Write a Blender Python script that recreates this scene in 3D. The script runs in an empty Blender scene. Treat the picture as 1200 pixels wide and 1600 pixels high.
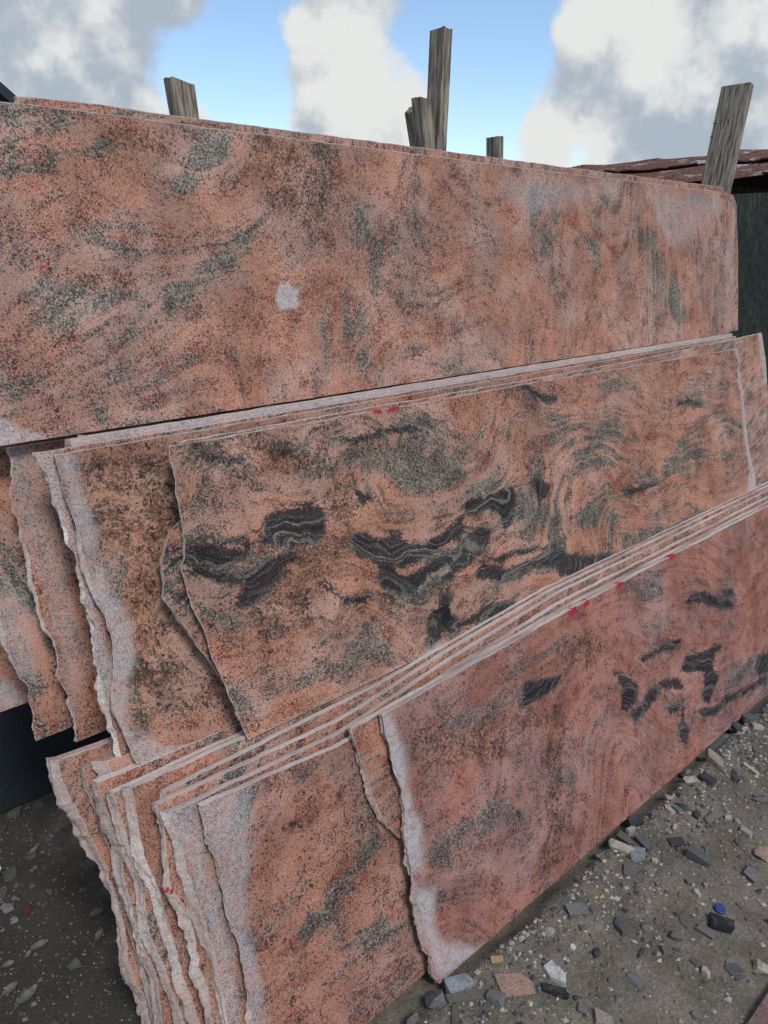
import bpy, bmesh, math, random
import numpy as np
from mathutils import Vector

# ------------------------------------------------------------------ scene, camera, sky, sun
scene = bpy.context.scene
col = scene.collection
R = math.radians

cam_data = bpy.data.cameras.new('camera')
cam_data.sensor_fit = 'VERTICAL'
cam_data.angle_y = 2 * math.atan(800 / 1150)
cam_data.clip_start = 0.02
cam_data.clip_end = 3000
cam = bpy.data.objects.new('camera', cam_data)
cam.location = (0, 0, 1.6)
cam.rotation_euler = (R(90 - 19.622), 0, -R(90 - 48.624))
col.objects.link(cam)
scene.camera = cam

SUN_EL, SUN_AZ = R(52), math.atan2(-0.20, -0.98)      # azimuth measured from +Y towards +X
sun_dir = Vector((math.sin(SUN_AZ) * math.cos(SUN_EL), math.cos(SUN_AZ) * math.cos(SUN_EL), math.sin(SUN_EL)))
sd = bpy.data.lights.new('sun', 'SUN')
sd.energy = 1.5
sd.angle = R(14)
sd.color = (1.0, 0.96, 0.90)
sun = bpy.data.objects.new('sun', sd)
sun.rotation_euler = sun_dir.to_track_quat('Z', 'Y').to_euler()
sun.location = (2, -4, 8)
col.objects.link(sun)

vs = scene.view_settings
vs.view_transform = 'Standard'
vs.look = 'None'
vs.gamma = 1.0
vs.exposure = 0.56
scene.cycles.max_bounces = 5
scene.cycles.diffuse_bounces = 3
scene.cycles.glossy_bounces = 2
scene.cycles.use_adaptive_sampling = True
scene.cycles.adaptive_threshold = 0.02


class NT:
    """small helper for building node trees"""
    def __init__(self, tree):
        self.t = tree
        tree.nodes.clear()

    def n(self, typ, **kw):
        nd = self.t.nodes.new(typ)
        for k, v in kw.items():
            setattr(nd, k, v)
        return nd

    def put(self, sock, v):
        if v is None:
            return
        if isinstance(v, bpy.types.NodeSocket):
            self.t.links.new(v, sock)
        else:
            if sock.type == 'RGBA' and len(v) == 3:
                v = (*v, 1)
            sock.default_value = v

    def m(self, op, a, b=None, c=None, clamp=False):
        nd = self.n('ShaderNodeMath', operation=op, use_clamp=clamp)
        for i, v in enumerate((a, b, c)):
            self.put(nd.inputs[i], v)
        return nd.outputs[0]

    def vm(self, op, a, b=None, out=0):
        nd = self.n('ShaderNodeVectorMath', operation=op)
        self.put(nd.inputs[0], a)
        if b is not None:
            self.put(nd.inputs[1], b)
        return nd.outputs[out]

    def scale(self, a, s):
        nd = self.n('ShaderNodeVectorMath', operation='SCALE')
        self.put(nd.inputs[0], a)
        self.put(nd.inputs[3], s)
        return nd.outputs[0]

    def noise(self, vec, scale, detail=3, rough=0.55, dist=0.0):
        nd = self.n('ShaderNodeTexNoise')
        self.put(nd.inputs['Vector'], vec)
        nd.inputs['Scale'].default_value = scale
        nd.inputs['Detail'].default_value = detail
        nd.inputs['Roughness'].default_value = rough
        nd.inputs['Distortion'].default_value = dist
        return nd.outputs[0]

    def vor(self, vec, scale, feature='F1'):
        nd = self.n('ShaderNodeTexVoronoi', feature=feature)
        self.put(nd.inputs['Vector'], vec)
        nd.inputs['Scale'].default_value = scale
        return nd

    def ss(self, v, lo, hi, a=0.0, b=1.0):
        nd = self.n('ShaderNodeMapRange', interpolation_type='SMOOTHSTEP')
        self.put(nd.inputs[0], v)
        self.put(nd.inputs[1], lo)
        self.put(nd.inputs[2], hi)
        nd.inputs[3].default_value = a
        nd.inputs[4].default_value = b
        return nd.outputs[0]

    def mix(self, f, a, b, blend='MIX'):
        nd = self.n('ShaderNodeMix', data_type='RGBA', blend_type=blend)
        self.put(nd.inputs[0], f)
        self.put(nd.inputs[6], a)
        self.put(nd.inputs[7], b)
        return nd.outputs[2]

    def comb(self, x, y, z):
        nd = self.n('ShaderNodeCombineXYZ')
        for i, v in enumerate((x, y, z)):
            self.put(nd.inputs[i], v)
        return nd.outputs[0]

    def sep(self, v):
        nd = self.n('ShaderNodeSeparateXYZ')
        self.put(nd.inputs[0], v)
        return nd.outputs


# ---- sky: Nishita blue with broken cumulus, everything a function of direction only
world = bpy.data.worlds.new('World')
scene.world = world
world.use_nodes = True
w = NT(world.node_tree)
sky = w.n('ShaderNodeTexSky', sky_type='NISHITA')
sky.sun_disc = False
sky.sun_elevation = SUN_EL
sky.sun_rotation = SUN_AZ
sky.air_density = 1.0
sky.dust_density = 0.3
sky.ozone_density = 2.5
d = w.vm('NORMALIZE', w.n('ShaderNodeTexCoord').outputs['Generated'])
# (direction, radius, weight for cover, weight for greyness)
BLOBS = [((0.624, 0.753, 0.209), .105, .36, -.22), ((0.582, 0.800, 0.144), .060, .30, -.22), ((0.676, 0.721, 0.120), .060, .26, -.2),
         ((0.341, 0.916, 0.213), .130, .42, .32), ((0.467, 0.849, 0.262), .070, .28, .20), ((0.319, 0.933, 0.150), .070, .34, -.30),
         ((0.390, 0.906, 0.150), .035, .26, -.25), ((0.480, 0.861, 0.150), .022, .20, -.2), ((0.505, 0.838, 0.185), .070, -.40, 0),
         ((0.735, 0.640, 0.236), .065, -.36, 0), ((0.731, 0.668, 0.130), .050, -.34, 0), ((0.810, 0.575, 0.111), .030, -.22, 0),
         ((0.834, 0.516, 0.200), .120, .34, .02), ((0.874, 0.432, 0.225), .090, .30, .10), ((0.784, 0.604, 0.135), .045, .30, -.3),
         ((0.881, 0.456, 0.120), .090, .34, .05), ((0.716, 0.676, 0.178), .035, .22, .15)]
cover, grey = 0.40, 0.22
big = w.noise(d, 2.3, 2, 0.5)
cover = w.m('MULTIPLY_ADD', big, 0.30, 0.21)
for c, r_, wc, wg in BLOBS:
    dist = w.vm('DISTANCE', d, c, out=1)
    q = w.m('DIVIDE', dist, r_)
    g = w.m('POWER', 2.71828, w.m('MULTIPLY', w.m('MULTIPLY', q, q), -1.0))
    cover = w.m('MULTIPLY_ADD', g, wc, cover)
    if wg:
        grey = w.m('MULTIPLY_ADD', g, wg, grey)
fb = w.noise(d, 8.0, 8, 0.60, 0.0)
fb2 = w.noise(w.vm('ADD', d, (0.012, -0.012, 0.035)), 8.0, 4, 0.60, 0.0)
b1 = w.vor(w.vm('ADD', d, w.scale(w.comb(fb, fb2, fb), .05)), 15.0, 'SMOOTH_F1').outputs['Distance']
den = w.m('MULTIPLY_ADD', w.m('SUBTRACT', fb, 0.5), 1.15, cover)
den = w.m('MULTIPLY_ADD', w.m('SUBTRACT', .42, b1), .42, den)
mask = w.ss(den, 0.39, 0.61)
lit = w.m('SUBTRACT', fb, fb2)                                   # denser below than above: shaded base
shade = w.m('ADD', grey, w.m('MULTIPLY', lit, -3.2))
shade = w.m('MULTIPLY_ADD', w.m('SUBTRACT', b1, .38), .9, shade)
shade = w.m('MULTIPLY_ADD', w.ss(den, .50, .85), .16, shade)
shade = w.m('ADD', shade, w.m('MULTIPLY', w.m('SUBTRACT', w.noise(d, 7, 6, .58), .5), 2.3))
shade = w.ss(shade, 0.05, 0.95)
CL = 6.0
cloud = w.mix(shade, (.90 * CL, .915 * CL, .90 * CL), (.47 * CL, .54 * CL, .63 * CL))
blue = w.mix(1.0, sky.outputs[0], (1.22, 1.21, 1.18), 'MULTIPLY')
bg = w.n('ShaderNodeBackground')
w.put(bg.inputs[0], w.mix(mask, blue, cloud))
bg.inputs[1].default_value = 0.1
w.t.links.new(bg.outputs[0], w.n('ShaderNodeOutputWorld').inputs[0])


# ------------------------------------------------------------------ helpers
def tag(o, label=None, cat=None, group=None, kind=None):
    if label: o['label'] = label
    if cat: o['category'] = cat
    if group: o['group'] = group
    if kind: o['kind'] = kind
    return o


def link(name, mesh, mat=None, parent=None, loc=(0, 0, 0), rot=(0, 0, 0), scl=(1, 1, 1)):
    o = bpy.data.objects.new(name, mesh)
    if mat is not None and mesh is not None and not mesh.materials:
        mesh.materials.append(mat)
    col.objects.link(o)
    o.location, o.rotation_euler, o.scale = loc, rot, scl
    if parent: o.parent = parent
    return o


def hash2(i, j, seed):
    h = (i.astype(np.int64) * 374761393 + j.astype(np.int64) * 668265263 + seed * 974634777) & 0x7fffffff
    h = ((h ^ (h >> 13)) * 1274126177) & 0x7fffffff
    return ((h ^ (h >> 16)) & 0xffff) / 65535.0


def vnoise(x, y, seed=0):
    x, y = np.broadcast_arrays(np.asarray(x, float), np.asarray(y, float))
    i, j = np.floor(x), np.floor(y)
    fx, fy = x - i, y - j
    fx, fy = fx * fx * (3 - 2 * fx), fy * fy * (3 - 2 * fy)
    a, b = hash2(i, j, seed), hash2(i + 1, j, seed)
    c, e = hash2(i, j + 1, seed), hash2(i + 1, j + 1, seed)
    return (a + (b - a) * fx) * (1 - fy) + (c + (e - c) * fx) * fy - 0.5


def fbm(x, y, seed=0, octv=4):
    s, a = 0, 1.0
    for k in range(octv):
        s = s + a * vnoise(np.asarray(x) * 2 ** k, np.asarray(y) * 2 ** k, seed + k * 17)
        a *= 0.5
    return s


def poly_sdf(px, py, poly):
    """signed distance to a polygon, positive inside"""
    P = np.array(poly, float)
    Q = np.roll(P, -1, 0)
    dmin = np.full(px.shape, 1e9)
    inside = np.zeros(px.shape, bool)
    for (ax, ay), (bx, by) in zip(P, Q):
        ex, ey = bx - ax, by - ay
        L = ex * ex + ey * ey + 1e-12
        t = np.clip(((px - ax) * ex + (py - ay) * ey) / L, 0, 1)
        dmin = np.minimum(dmin, np.hypot(px - ax - t * ex, py - ay - t * ey))
        cr = (ay > py) != (by > py)
        with np.errstate(divide='ignore', invalid='ignore'):
            xi = ax + (py - ay) * ex / (ey if abs(ey) > 1e-12 else 1e-12)
        inside ^= cr & (px < xi)
    return np.where(inside, dmin, -dmin)


def sstep(v, lo, hi):
    t = np.clip((v - lo) / (hi - lo), 0, 1)
    return t * t * (3 - 2 * t)


# ------------------------------------------------------------------ materials
def principled(nt, color, rough=0.6, spec=0.4, bump=None, bstr=0.3, bdist=0.002):
    p = nt.n('ShaderNodeBsdfPrincipled')
    nt.put(p.inputs['Base Color'], color)
    nt.put(p.inputs['Roughness'], rough)
    nt.put(p.inputs['Specular IOR Level'], spec)
    if bump is not None:
        b = nt.n('ShaderNodeBump')
        b.inputs['Strength'].default_value = bstr
        nt.put(b.inputs['Distance'], bdist)
        nt.put(b.inputs['Height'], bump)
        nt.t.links.new(b.outputs[0], p.inputs['Normal'])
    nt.t.links.new(p.outputs[0], nt.n('ShaderNodeOutputMaterial').inputs[0])
    return p


def new_mat(name):
    m = bpy.data.materials.new(name)
    m.use_nodes = True
    return m, NT(m.node_tree)


def granite_material():
    m, t = new_mat('pink_granite')
    oc = t.n('ShaderNodeTexCoord').outputs['Object']
    oi = t.n('ShaderNodeObjectInfo')
    rnd = oi.outputs['Random']
    P = t.vm('ADD', oc, t.comb(t.m('MULTIPLY', rnd, 41.0), t.m('MULTIPLY', rnd, 17.0), t.m('MULTIPLY', rnd, 29.0)))
    a = t.n('ShaderNodeAttribute', attribute_name='geo_a')
    b = t.n('ShaderNodeAttribute', attribute_name='geo_b')
    dark, greyA, white = t.sep(a.outputs['Vector'])
    brown = a.outputs['Alpha']
    u, v, paint = t.sep(b.outputs['Vector'])
    side = b.outputs['Alpha']
    ru = t.m('MULTIPLY', rnd, 23.0)
    C5 = lambda x: t.m('SUBTRACT', x, .5)
    flow = lambda fu, fv, dz, det, dis: t.noise(t.comb(t.m('MULTIPLY', u, fu), t.m('MULTIPLY', v, fv), t.m('ADD', ru, dz)), 1.0, det, .62, dis)
    n1 = t.noise(P, 75, 3, .65)
    s1 = flow(15.0, 210.0, 0.0, 2, 0.0)              # finest foliation
    s2 = flow(2.2, 24.0, 3.0, 4, .5)                 # bands a few centimetres wide
    s3 = flow(5.0, 62.0, 9.0, 3, .6)                 # centimetre streaks
    nlow = t.noise(P, 4.2, 4, .60)
    nmid = t.noise(P, 17, 4, .72)
    fine = t.noise(P, 430, 2, .6)
    fine2 = t.noise(P, 150, 2, .65)
    r1, r2, r3 = t.sep(t.vor(P, 340).outputs['Color'])
    halo = t.ss(dark, -.045, .002)
    band = oi.outputs['Alpha']                       # how strongly this slab is banded
    # greenish grey streaks against salmon
    gf = t.m('MULTIPLY_ADD', greyA, .58, -.10)
    gf = t.m('MULTIPLY_ADD', halo, .22, gf)
    gf = t.m('MULTIPLY_ADD', t.m('MULTIPLY', C5(s2), band), 2.6, gf)
    gf = t.m('MULTIPLY_ADD', t.m('MULTIPLY', C5(s3), band), 2.4, gf)
    gf = t.m('MULTIPLY_ADD', C5(s1), 1.1, gf)
    gf = t.m('MULTIPLY_ADD', C5(nlow), 1.2, gf)
    gf = t.m('MULTIPLY_ADD', C5(nmid), 1.3, gf)
    gf = t.m('MULTIPLY_ADD', C5(r1), .45, gf)
    gf = t.m('MULTIPLY_ADD', C5(fine2), 1.2, gf)
    gm = t.ss(gf, -.06, .46)
    hue = t.m('MULTIPLY_ADD', t.m('MULTIPLY', C5(s2), band), .7, nlow)
    salmon = t.mix(t.ss(hue, .40, .60), (.40, .168, .105), (.395, .215, .168))
    salmon = t.mix(t.m('MULTIPLY', t.ss(hue, .42, .30), .8), salmon, (.29, .115, .066))
    red = t.m('ADD', nmid, t.m('MULTIPLY', t.m('ADD', C5(n1), C5(s3)), .55))
    salmon = t.mix(t.m('MULTIPLY', t.ss(red, .54, .68), .85), salmon, (.41, .09, .062))
    salmon = t.mix(t.m('MULTIPLY', t.ss(r3, .50, .72), .40), salmon, (.45, .31, .235))
    greyc = t.mix(t.ss(t.m('MULTIPLY_ADD', C5(r3), .5, fine), .34, .66), (.062, .060, .050), (.31, .28, .235))
    base = t.mix(t.m('MULTIPLY', gm, .92), salmon, greyc)
    # brown peppered zones and spots
    bz = t.m('MULTIPLY', brown, t.ss(t.m('MULTIPLY_ADD', C5(nmid), .6, fine2), .40, .60))
    base = t.mix(t.m('MULTIPLY', bz, .74), base, (.085, .045, .028))
    sn = t.noise(P, 100, 2, .5)
    sp = t.m('ADD', t.m('MULTIPLY_ADD', brown, .055, sn), t.m('MULTIPLY', C5(nmid), .24))
    base = t.mix(t.m('MULTIPLY', t.ss(sp, .650, .685), .88), base, (.040, .018, .013))
    # black mica and pale feldspar grains, in clouds of changing density
    dens = t.m('MULTIPLY', t.m('ADD', C5(nmid), C5(s3)), .55)
    th = t.m('SUBTRACT', t.m('SUBTRACT', .90, t.m('MULTIPLY', gm, .10)), dens)
    base = t.mix(t.m('MULTIPLY', t.ss(t.m('SUBTRACT', r2, th), -.05, .05), .78), base, (.036, .030, .026))
    base = t.mix(t.m('MULTIPLY', t.ss(t.m('MULTIPLY_ADD', dens, .35, fine), .54, .62), .80), base, (.034, .026, .021))
    base = t.mix(t.m('MULTIPLY', t.ss(t.m('MULTIPLY_ADD', dens, .35, fine), .42, .33), .42), base, (.52, .39, .31))
    # thin dark foliation lines close to the veins and in the grey bands
    near = t.m('MAXIMUM', t.ss(dark, -.11, -.01), t.m('MULTIPLY', greyA, .6))
    near = t.m('MAXIMUM', near, t.ss(nlow, .50, .66, 0.0, .45))
    ln = t.m('ABSOLUTE', C5(s3))
    lm = t.m('MULTIPLY', t.m('MULTIPLY', t.m('MULTIPLY', t.ss(ln, .034, .004), band), near), t.ss(nmid, .36, .56))
    base = t.mix(t.m('MULTIPLY', lm, .82), base, (.040, .040, .036))
    # veins: layered, fraying along the foliation
    de = t.m('MULTIPLY_ADD', C5(n1), .018, t.m('ADD', dark, .004))
    de = t.m('MULTIPLY_ADD', C5(s1), .022, de)
    de = t.m('MULTIPLY_ADD', C5(s3), .045, de)
    de = t.m('MULTIPLY_ADD', C5(fine2), .026, de)
    dm = t.ss(de, -.006, .006)
    vc = t.mix(t.ss(t.m('MULTIPLY_ADD', C5(s1), .8, fine), .46, .72), (.010, .012, .015), (.085, .083, .080))
    lay = t.ss(t.m('ADD', s3, t.m('ADD', t.m('MULTIPLY', C5(s1), .5), t.m('MULTIPLY', C5(fine), .55))), .55, .68)
    vc = t.mix(t.m('MULTIPLY', lay, .8), vc, (.20, .18, .155))
    base = t.mix(t.m('MULTIPLY', dm, .94), base, vc)
    zone = t.ss(t.noise(t.vm('ADD', P, (3.3, 7.7, 1.1)), 6.5, 4, .6), .30, .70, .78, 1.20)
    base = t.mix(1.0, base, t.comb(zone, zone, zone), 'MULTIPLY')
    base = t.mix(1.0, base, oi.outputs['Color'], 'MULTIPLY')
    # broken ends and saw dust
    base = t.mix(t.m('MULTIPLY', side, .60), base, (.37, .29, .25))
    wn = t.m('ADD', white, t.m('MULTIPLY', t.m('MULTIPLY', C5(nmid), 1.1), t.m('MULTIPLY', white, t.m('SUBTRACT', 1.25, white))))
    wm = t.m('MULTIPLY', wn, t.ss(fine2, .15, .55, .60, 1.0))
    wm = t.m('MULTIPLY', wm, t.ss(fine, .64, .50, .30, 1.0))
    wm = t.m('MULTIPLY', wm, t.ss(t.m('ADD', n1, C5(s3)), .30, .62, .55, 1.05))
    tf = t.m('MULTIPLY', t.ss(side, .1, .3), t.ss(side, .9, .5))
    wm = t.m('MAXIMUM', wm, t.m('MULTIPLY', t.m('MULTIPLY', white, tf), t.ss(fine2, .3, .6, .75, 1.0)))
    base = t.mix(t.m('MULTIPLY', wm, .86, clamp=True), base, t.mix(t.ss(side, .1, .3), (.50, .470, .465), (.74, .645, .575)))
    pm = t.ss(t.m('MULTIPLY_ADD', C5(n1), 1.9, paint), .40, .52)
    base = t.mix(t.m('MULTIPLY', pm, .9), base, (.36, .012, .035))
    rough = t.ss(nmid, .3, .7, .55, .75)
    hgt = t.m('ADD', t.m('MULTIPLY', fine, .12), t.m('MULTIPLY', t.m('MULTIPLY', side, n1), 1.6))
    principled(t, base, rough, .10, hgt, .6, .005)
    return m


def rock_material():
    """loose stones: colour comes from the object colour"""
    m, t = new_mat('loose_stone')
    oc = t.n('ShaderNodeTexCoord').outputs['Object']
    oi = t.n('ShaderNodeObjectInfo')
    geo = t.n('ShaderNodeNewGeometry').outputs['Position']
    n = t.noise(geo, 220, 4, .65)
    n2 = t.noise(geo, 45, 4, .6)
    c = t.mix(t.ss(n, .35, .70), t.mix(1, oi.outputs['Color'], (.62, .62, .62), 'MULTIPLY'), oi.outputs['Color'])
    c = t.mix(t.m('MULTIPLY', t.ss(n, .62, .70), .5), c, (.06, .055, .05))
    c = t.mix(t.m('MULTIPLY', t.ss(n2, .48, .68), .55), c, (.115, .10, .082))
    principled(t, c, .8, .25, t.m('ADD', n, n2), .5, .003)
    return m


def soil_material():
    m, t = new_mat('soil')
    g = t.n('ShaderNodeNewGeometry').outputs['Position']
    big = t.noise(g, 1.3, 4, .55)
    mid = t.noise(g, 9, 6, .65)
    fin = t.noise(g, 120, 4, .7)
    fin2 = t.noise(g, 420, 2, .6)
    c = t.mix(t.ss(mid, .32, .70), (.165, .138, .100), (.315, .268, .200))
    c = t.mix(t.m('MULTIPLY', t.ss(big, .45, .70), .5), c, (.25, .232, .20))
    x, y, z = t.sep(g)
    left_shade = t.m('MULTIPLY', t.ss(t.m('MULTIPLY_ADD', t.m('SUBTRACT', mid, .5), .5, x), .75, .35), t.ss(y, .8, 1.3))
    c = t.mix(t.m('MULTIPLY', left_shade, .88), c, (.030, .026, .020))      # shade at the end of the stack, painted into the soil colour
    c = t.mix(t.m('MULTIPLY', t.ss(fin, .40, .62), .55), t.mix(.5, c, (.04, .034, .027)), c)
    grit = t.vor(g, 140)
    gr = t.sep(grit.outputs['Color'])
    gm = t.m('MULTIPLY', t.ss(gr[0], .86, .90), t.ss(grit.outputs['Distance'], .42, .30))
    c = t.mix(t.m('MULTIPLY', gm, .8), c, t.mix(gr[1], (.10, .09, .08), (.40, .37, .31)))
    c = t.mix(t.m('MULTIPLY', t.ss(fin2, .66, .74), .6), c, (.34, .32, .27))
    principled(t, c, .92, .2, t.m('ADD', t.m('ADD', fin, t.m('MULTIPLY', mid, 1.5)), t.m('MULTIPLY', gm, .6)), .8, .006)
    return m


def wood_material(name='weathered_wood', tone=1.6):
    m, t = new_mat(name)
    oc = t.n('ShaderNodeTexCoord').outputs['Object']
    rnd = t.n('ShaderNodeObjectInfo').outputs['Random']
    P = t.vm('ADD', oc, t.comb(t.m('MULTIPLY', rnd, 13.), t.m('MULTIPLY', rnd, 7.), 0.0))
    x, y, z = t.sep(P)
    st = t.comb(t.m('MULTIPLY', x, 110.), t.m('MULTIPLY', y, 110.), t.m('MULTIPLY', z, 9.0))
    g1 = t.noise(st, 1.0, 5, .65, .4)
    g2 = t.noise(P, 14, 4, .6)
    c = t.mix(t.ss(g1, .34, .66), (.050 * tone, .038 * tone, .028 * tone), (.235 * tone, .19 * tone, .145 * tone))
    c = t.mix(t.m('MULTIPLY', t.ss(g2, .45, .7), .5), c, (.155 * tone, .135 * tone, .11 * tone))
    cr = t.noise(t.comb(t.m('MULTIPLY', x, 260.), t.m('MULTIPLY', y, 260.), t.m('MULTIPLY', z, 3.0)), 1.0, 2, .5)
    c = t.mix(t.m('MULTIPLY', t.ss(cr, .62, .72), .55), c, (.03, .024, .018))
    principled(t, c, .88, .2, t.m('SUBTRACT', g1, t.ss(cr, .60, .70)), .8, .004)
    return m


def rust_material():
    m, t = new_mat('rusty_sheet')
    g = t.n('ShaderNodeNewGeometry').outputs['Position']
    n = t.noise(g, 5, 6, .65)
    n2 = t.noise(g, 30, 4, .6)
    c = t.mix(t.ss(n2, .35, .65), (.10, .042, .028), (.19, .085, .055))
    c = t.mix(t.ss(n, .55, .66), c, (.36, .35, .34))
    principled(t, c, .75, .3, n2, .4, .003)
    return m


def plain(name, color, rough=.6, spec=.4, var=.25, sc=40):
    m, t = new_mat(name)
    g = t.n('ShaderNodeTexCoord').outputs['Object']
    n = t.noise(g, sc, 5, .6)
    dk = tuple(c * (1 - var) for c in color)
    lt = tuple(min(1, c * (1 + var)) for c in color)
    principled(t, t.mix(t.ss(n, .3, .7), dk, lt), rough, spec, n, .2, .002)
    return m


def dark_granite_material():
    m, t = new_mat('dark_granite')
    g = t.n('ShaderNodeTexCoord').outputs['Object']
    x, y, z = t.sep(g)
    st = t.noise(t.comb(t.m('MULTIPLY', x, 26.), 0.0, t.m('MULTIPLY', z, 3.0)), 1.0, 5, .6, .3)
    f = t.noise(g, 160, 3, .6)
    c = t.mix(t.ss(f, .38, .66), (.008, .011, .009), (.05, .06, .048))
    mo = t.noise(g, 18, 5, .7)
    c = t.mix(t.m('MULTIPLY', t.ss(st, .50, .72), .6), c, (.075, .082, .066))
    c = t.mix(t.m('MULTIPLY', t.ss(mo, .45, .62), .7), c, (.010, .012, .010))
    principled(t, c, .8, .08, f, .5, .003)
    return m


M_GRANITE = granite_material()
M_ROCK = rock_material()
M_SOIL = soil_material()
M_WOOD = wood_material()
M_WOOD_DARK = wood_material('dark_boards', .35)  # tone lowered so the shade under the shed roof sits in the wood
M_RUST = rust_material()
M_BLACK = plain('black_polished_granite', (.012, .015, .017), .32, .45, .5, 200)
M_DARKGRAN = dark_granite_material()
M_METAL = plain('dark_roof_metal', (.02, .023, .035), .5, .4, .3, 6)
M_NAIL = plain('rusty_nail', (.06, .035, .025), .7, .4)
M_LEAF = plain('dry_leaf', (.13, .125, .10), .8, .25, .35, 90)
M_BLUE = plain('blue_plastic', (.022, .05, .15), .5, .4, .15, 60)
M_LILAC = plain('pale_plastic', (.45, .43, .55), .5, .4, .2, 60)

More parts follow.
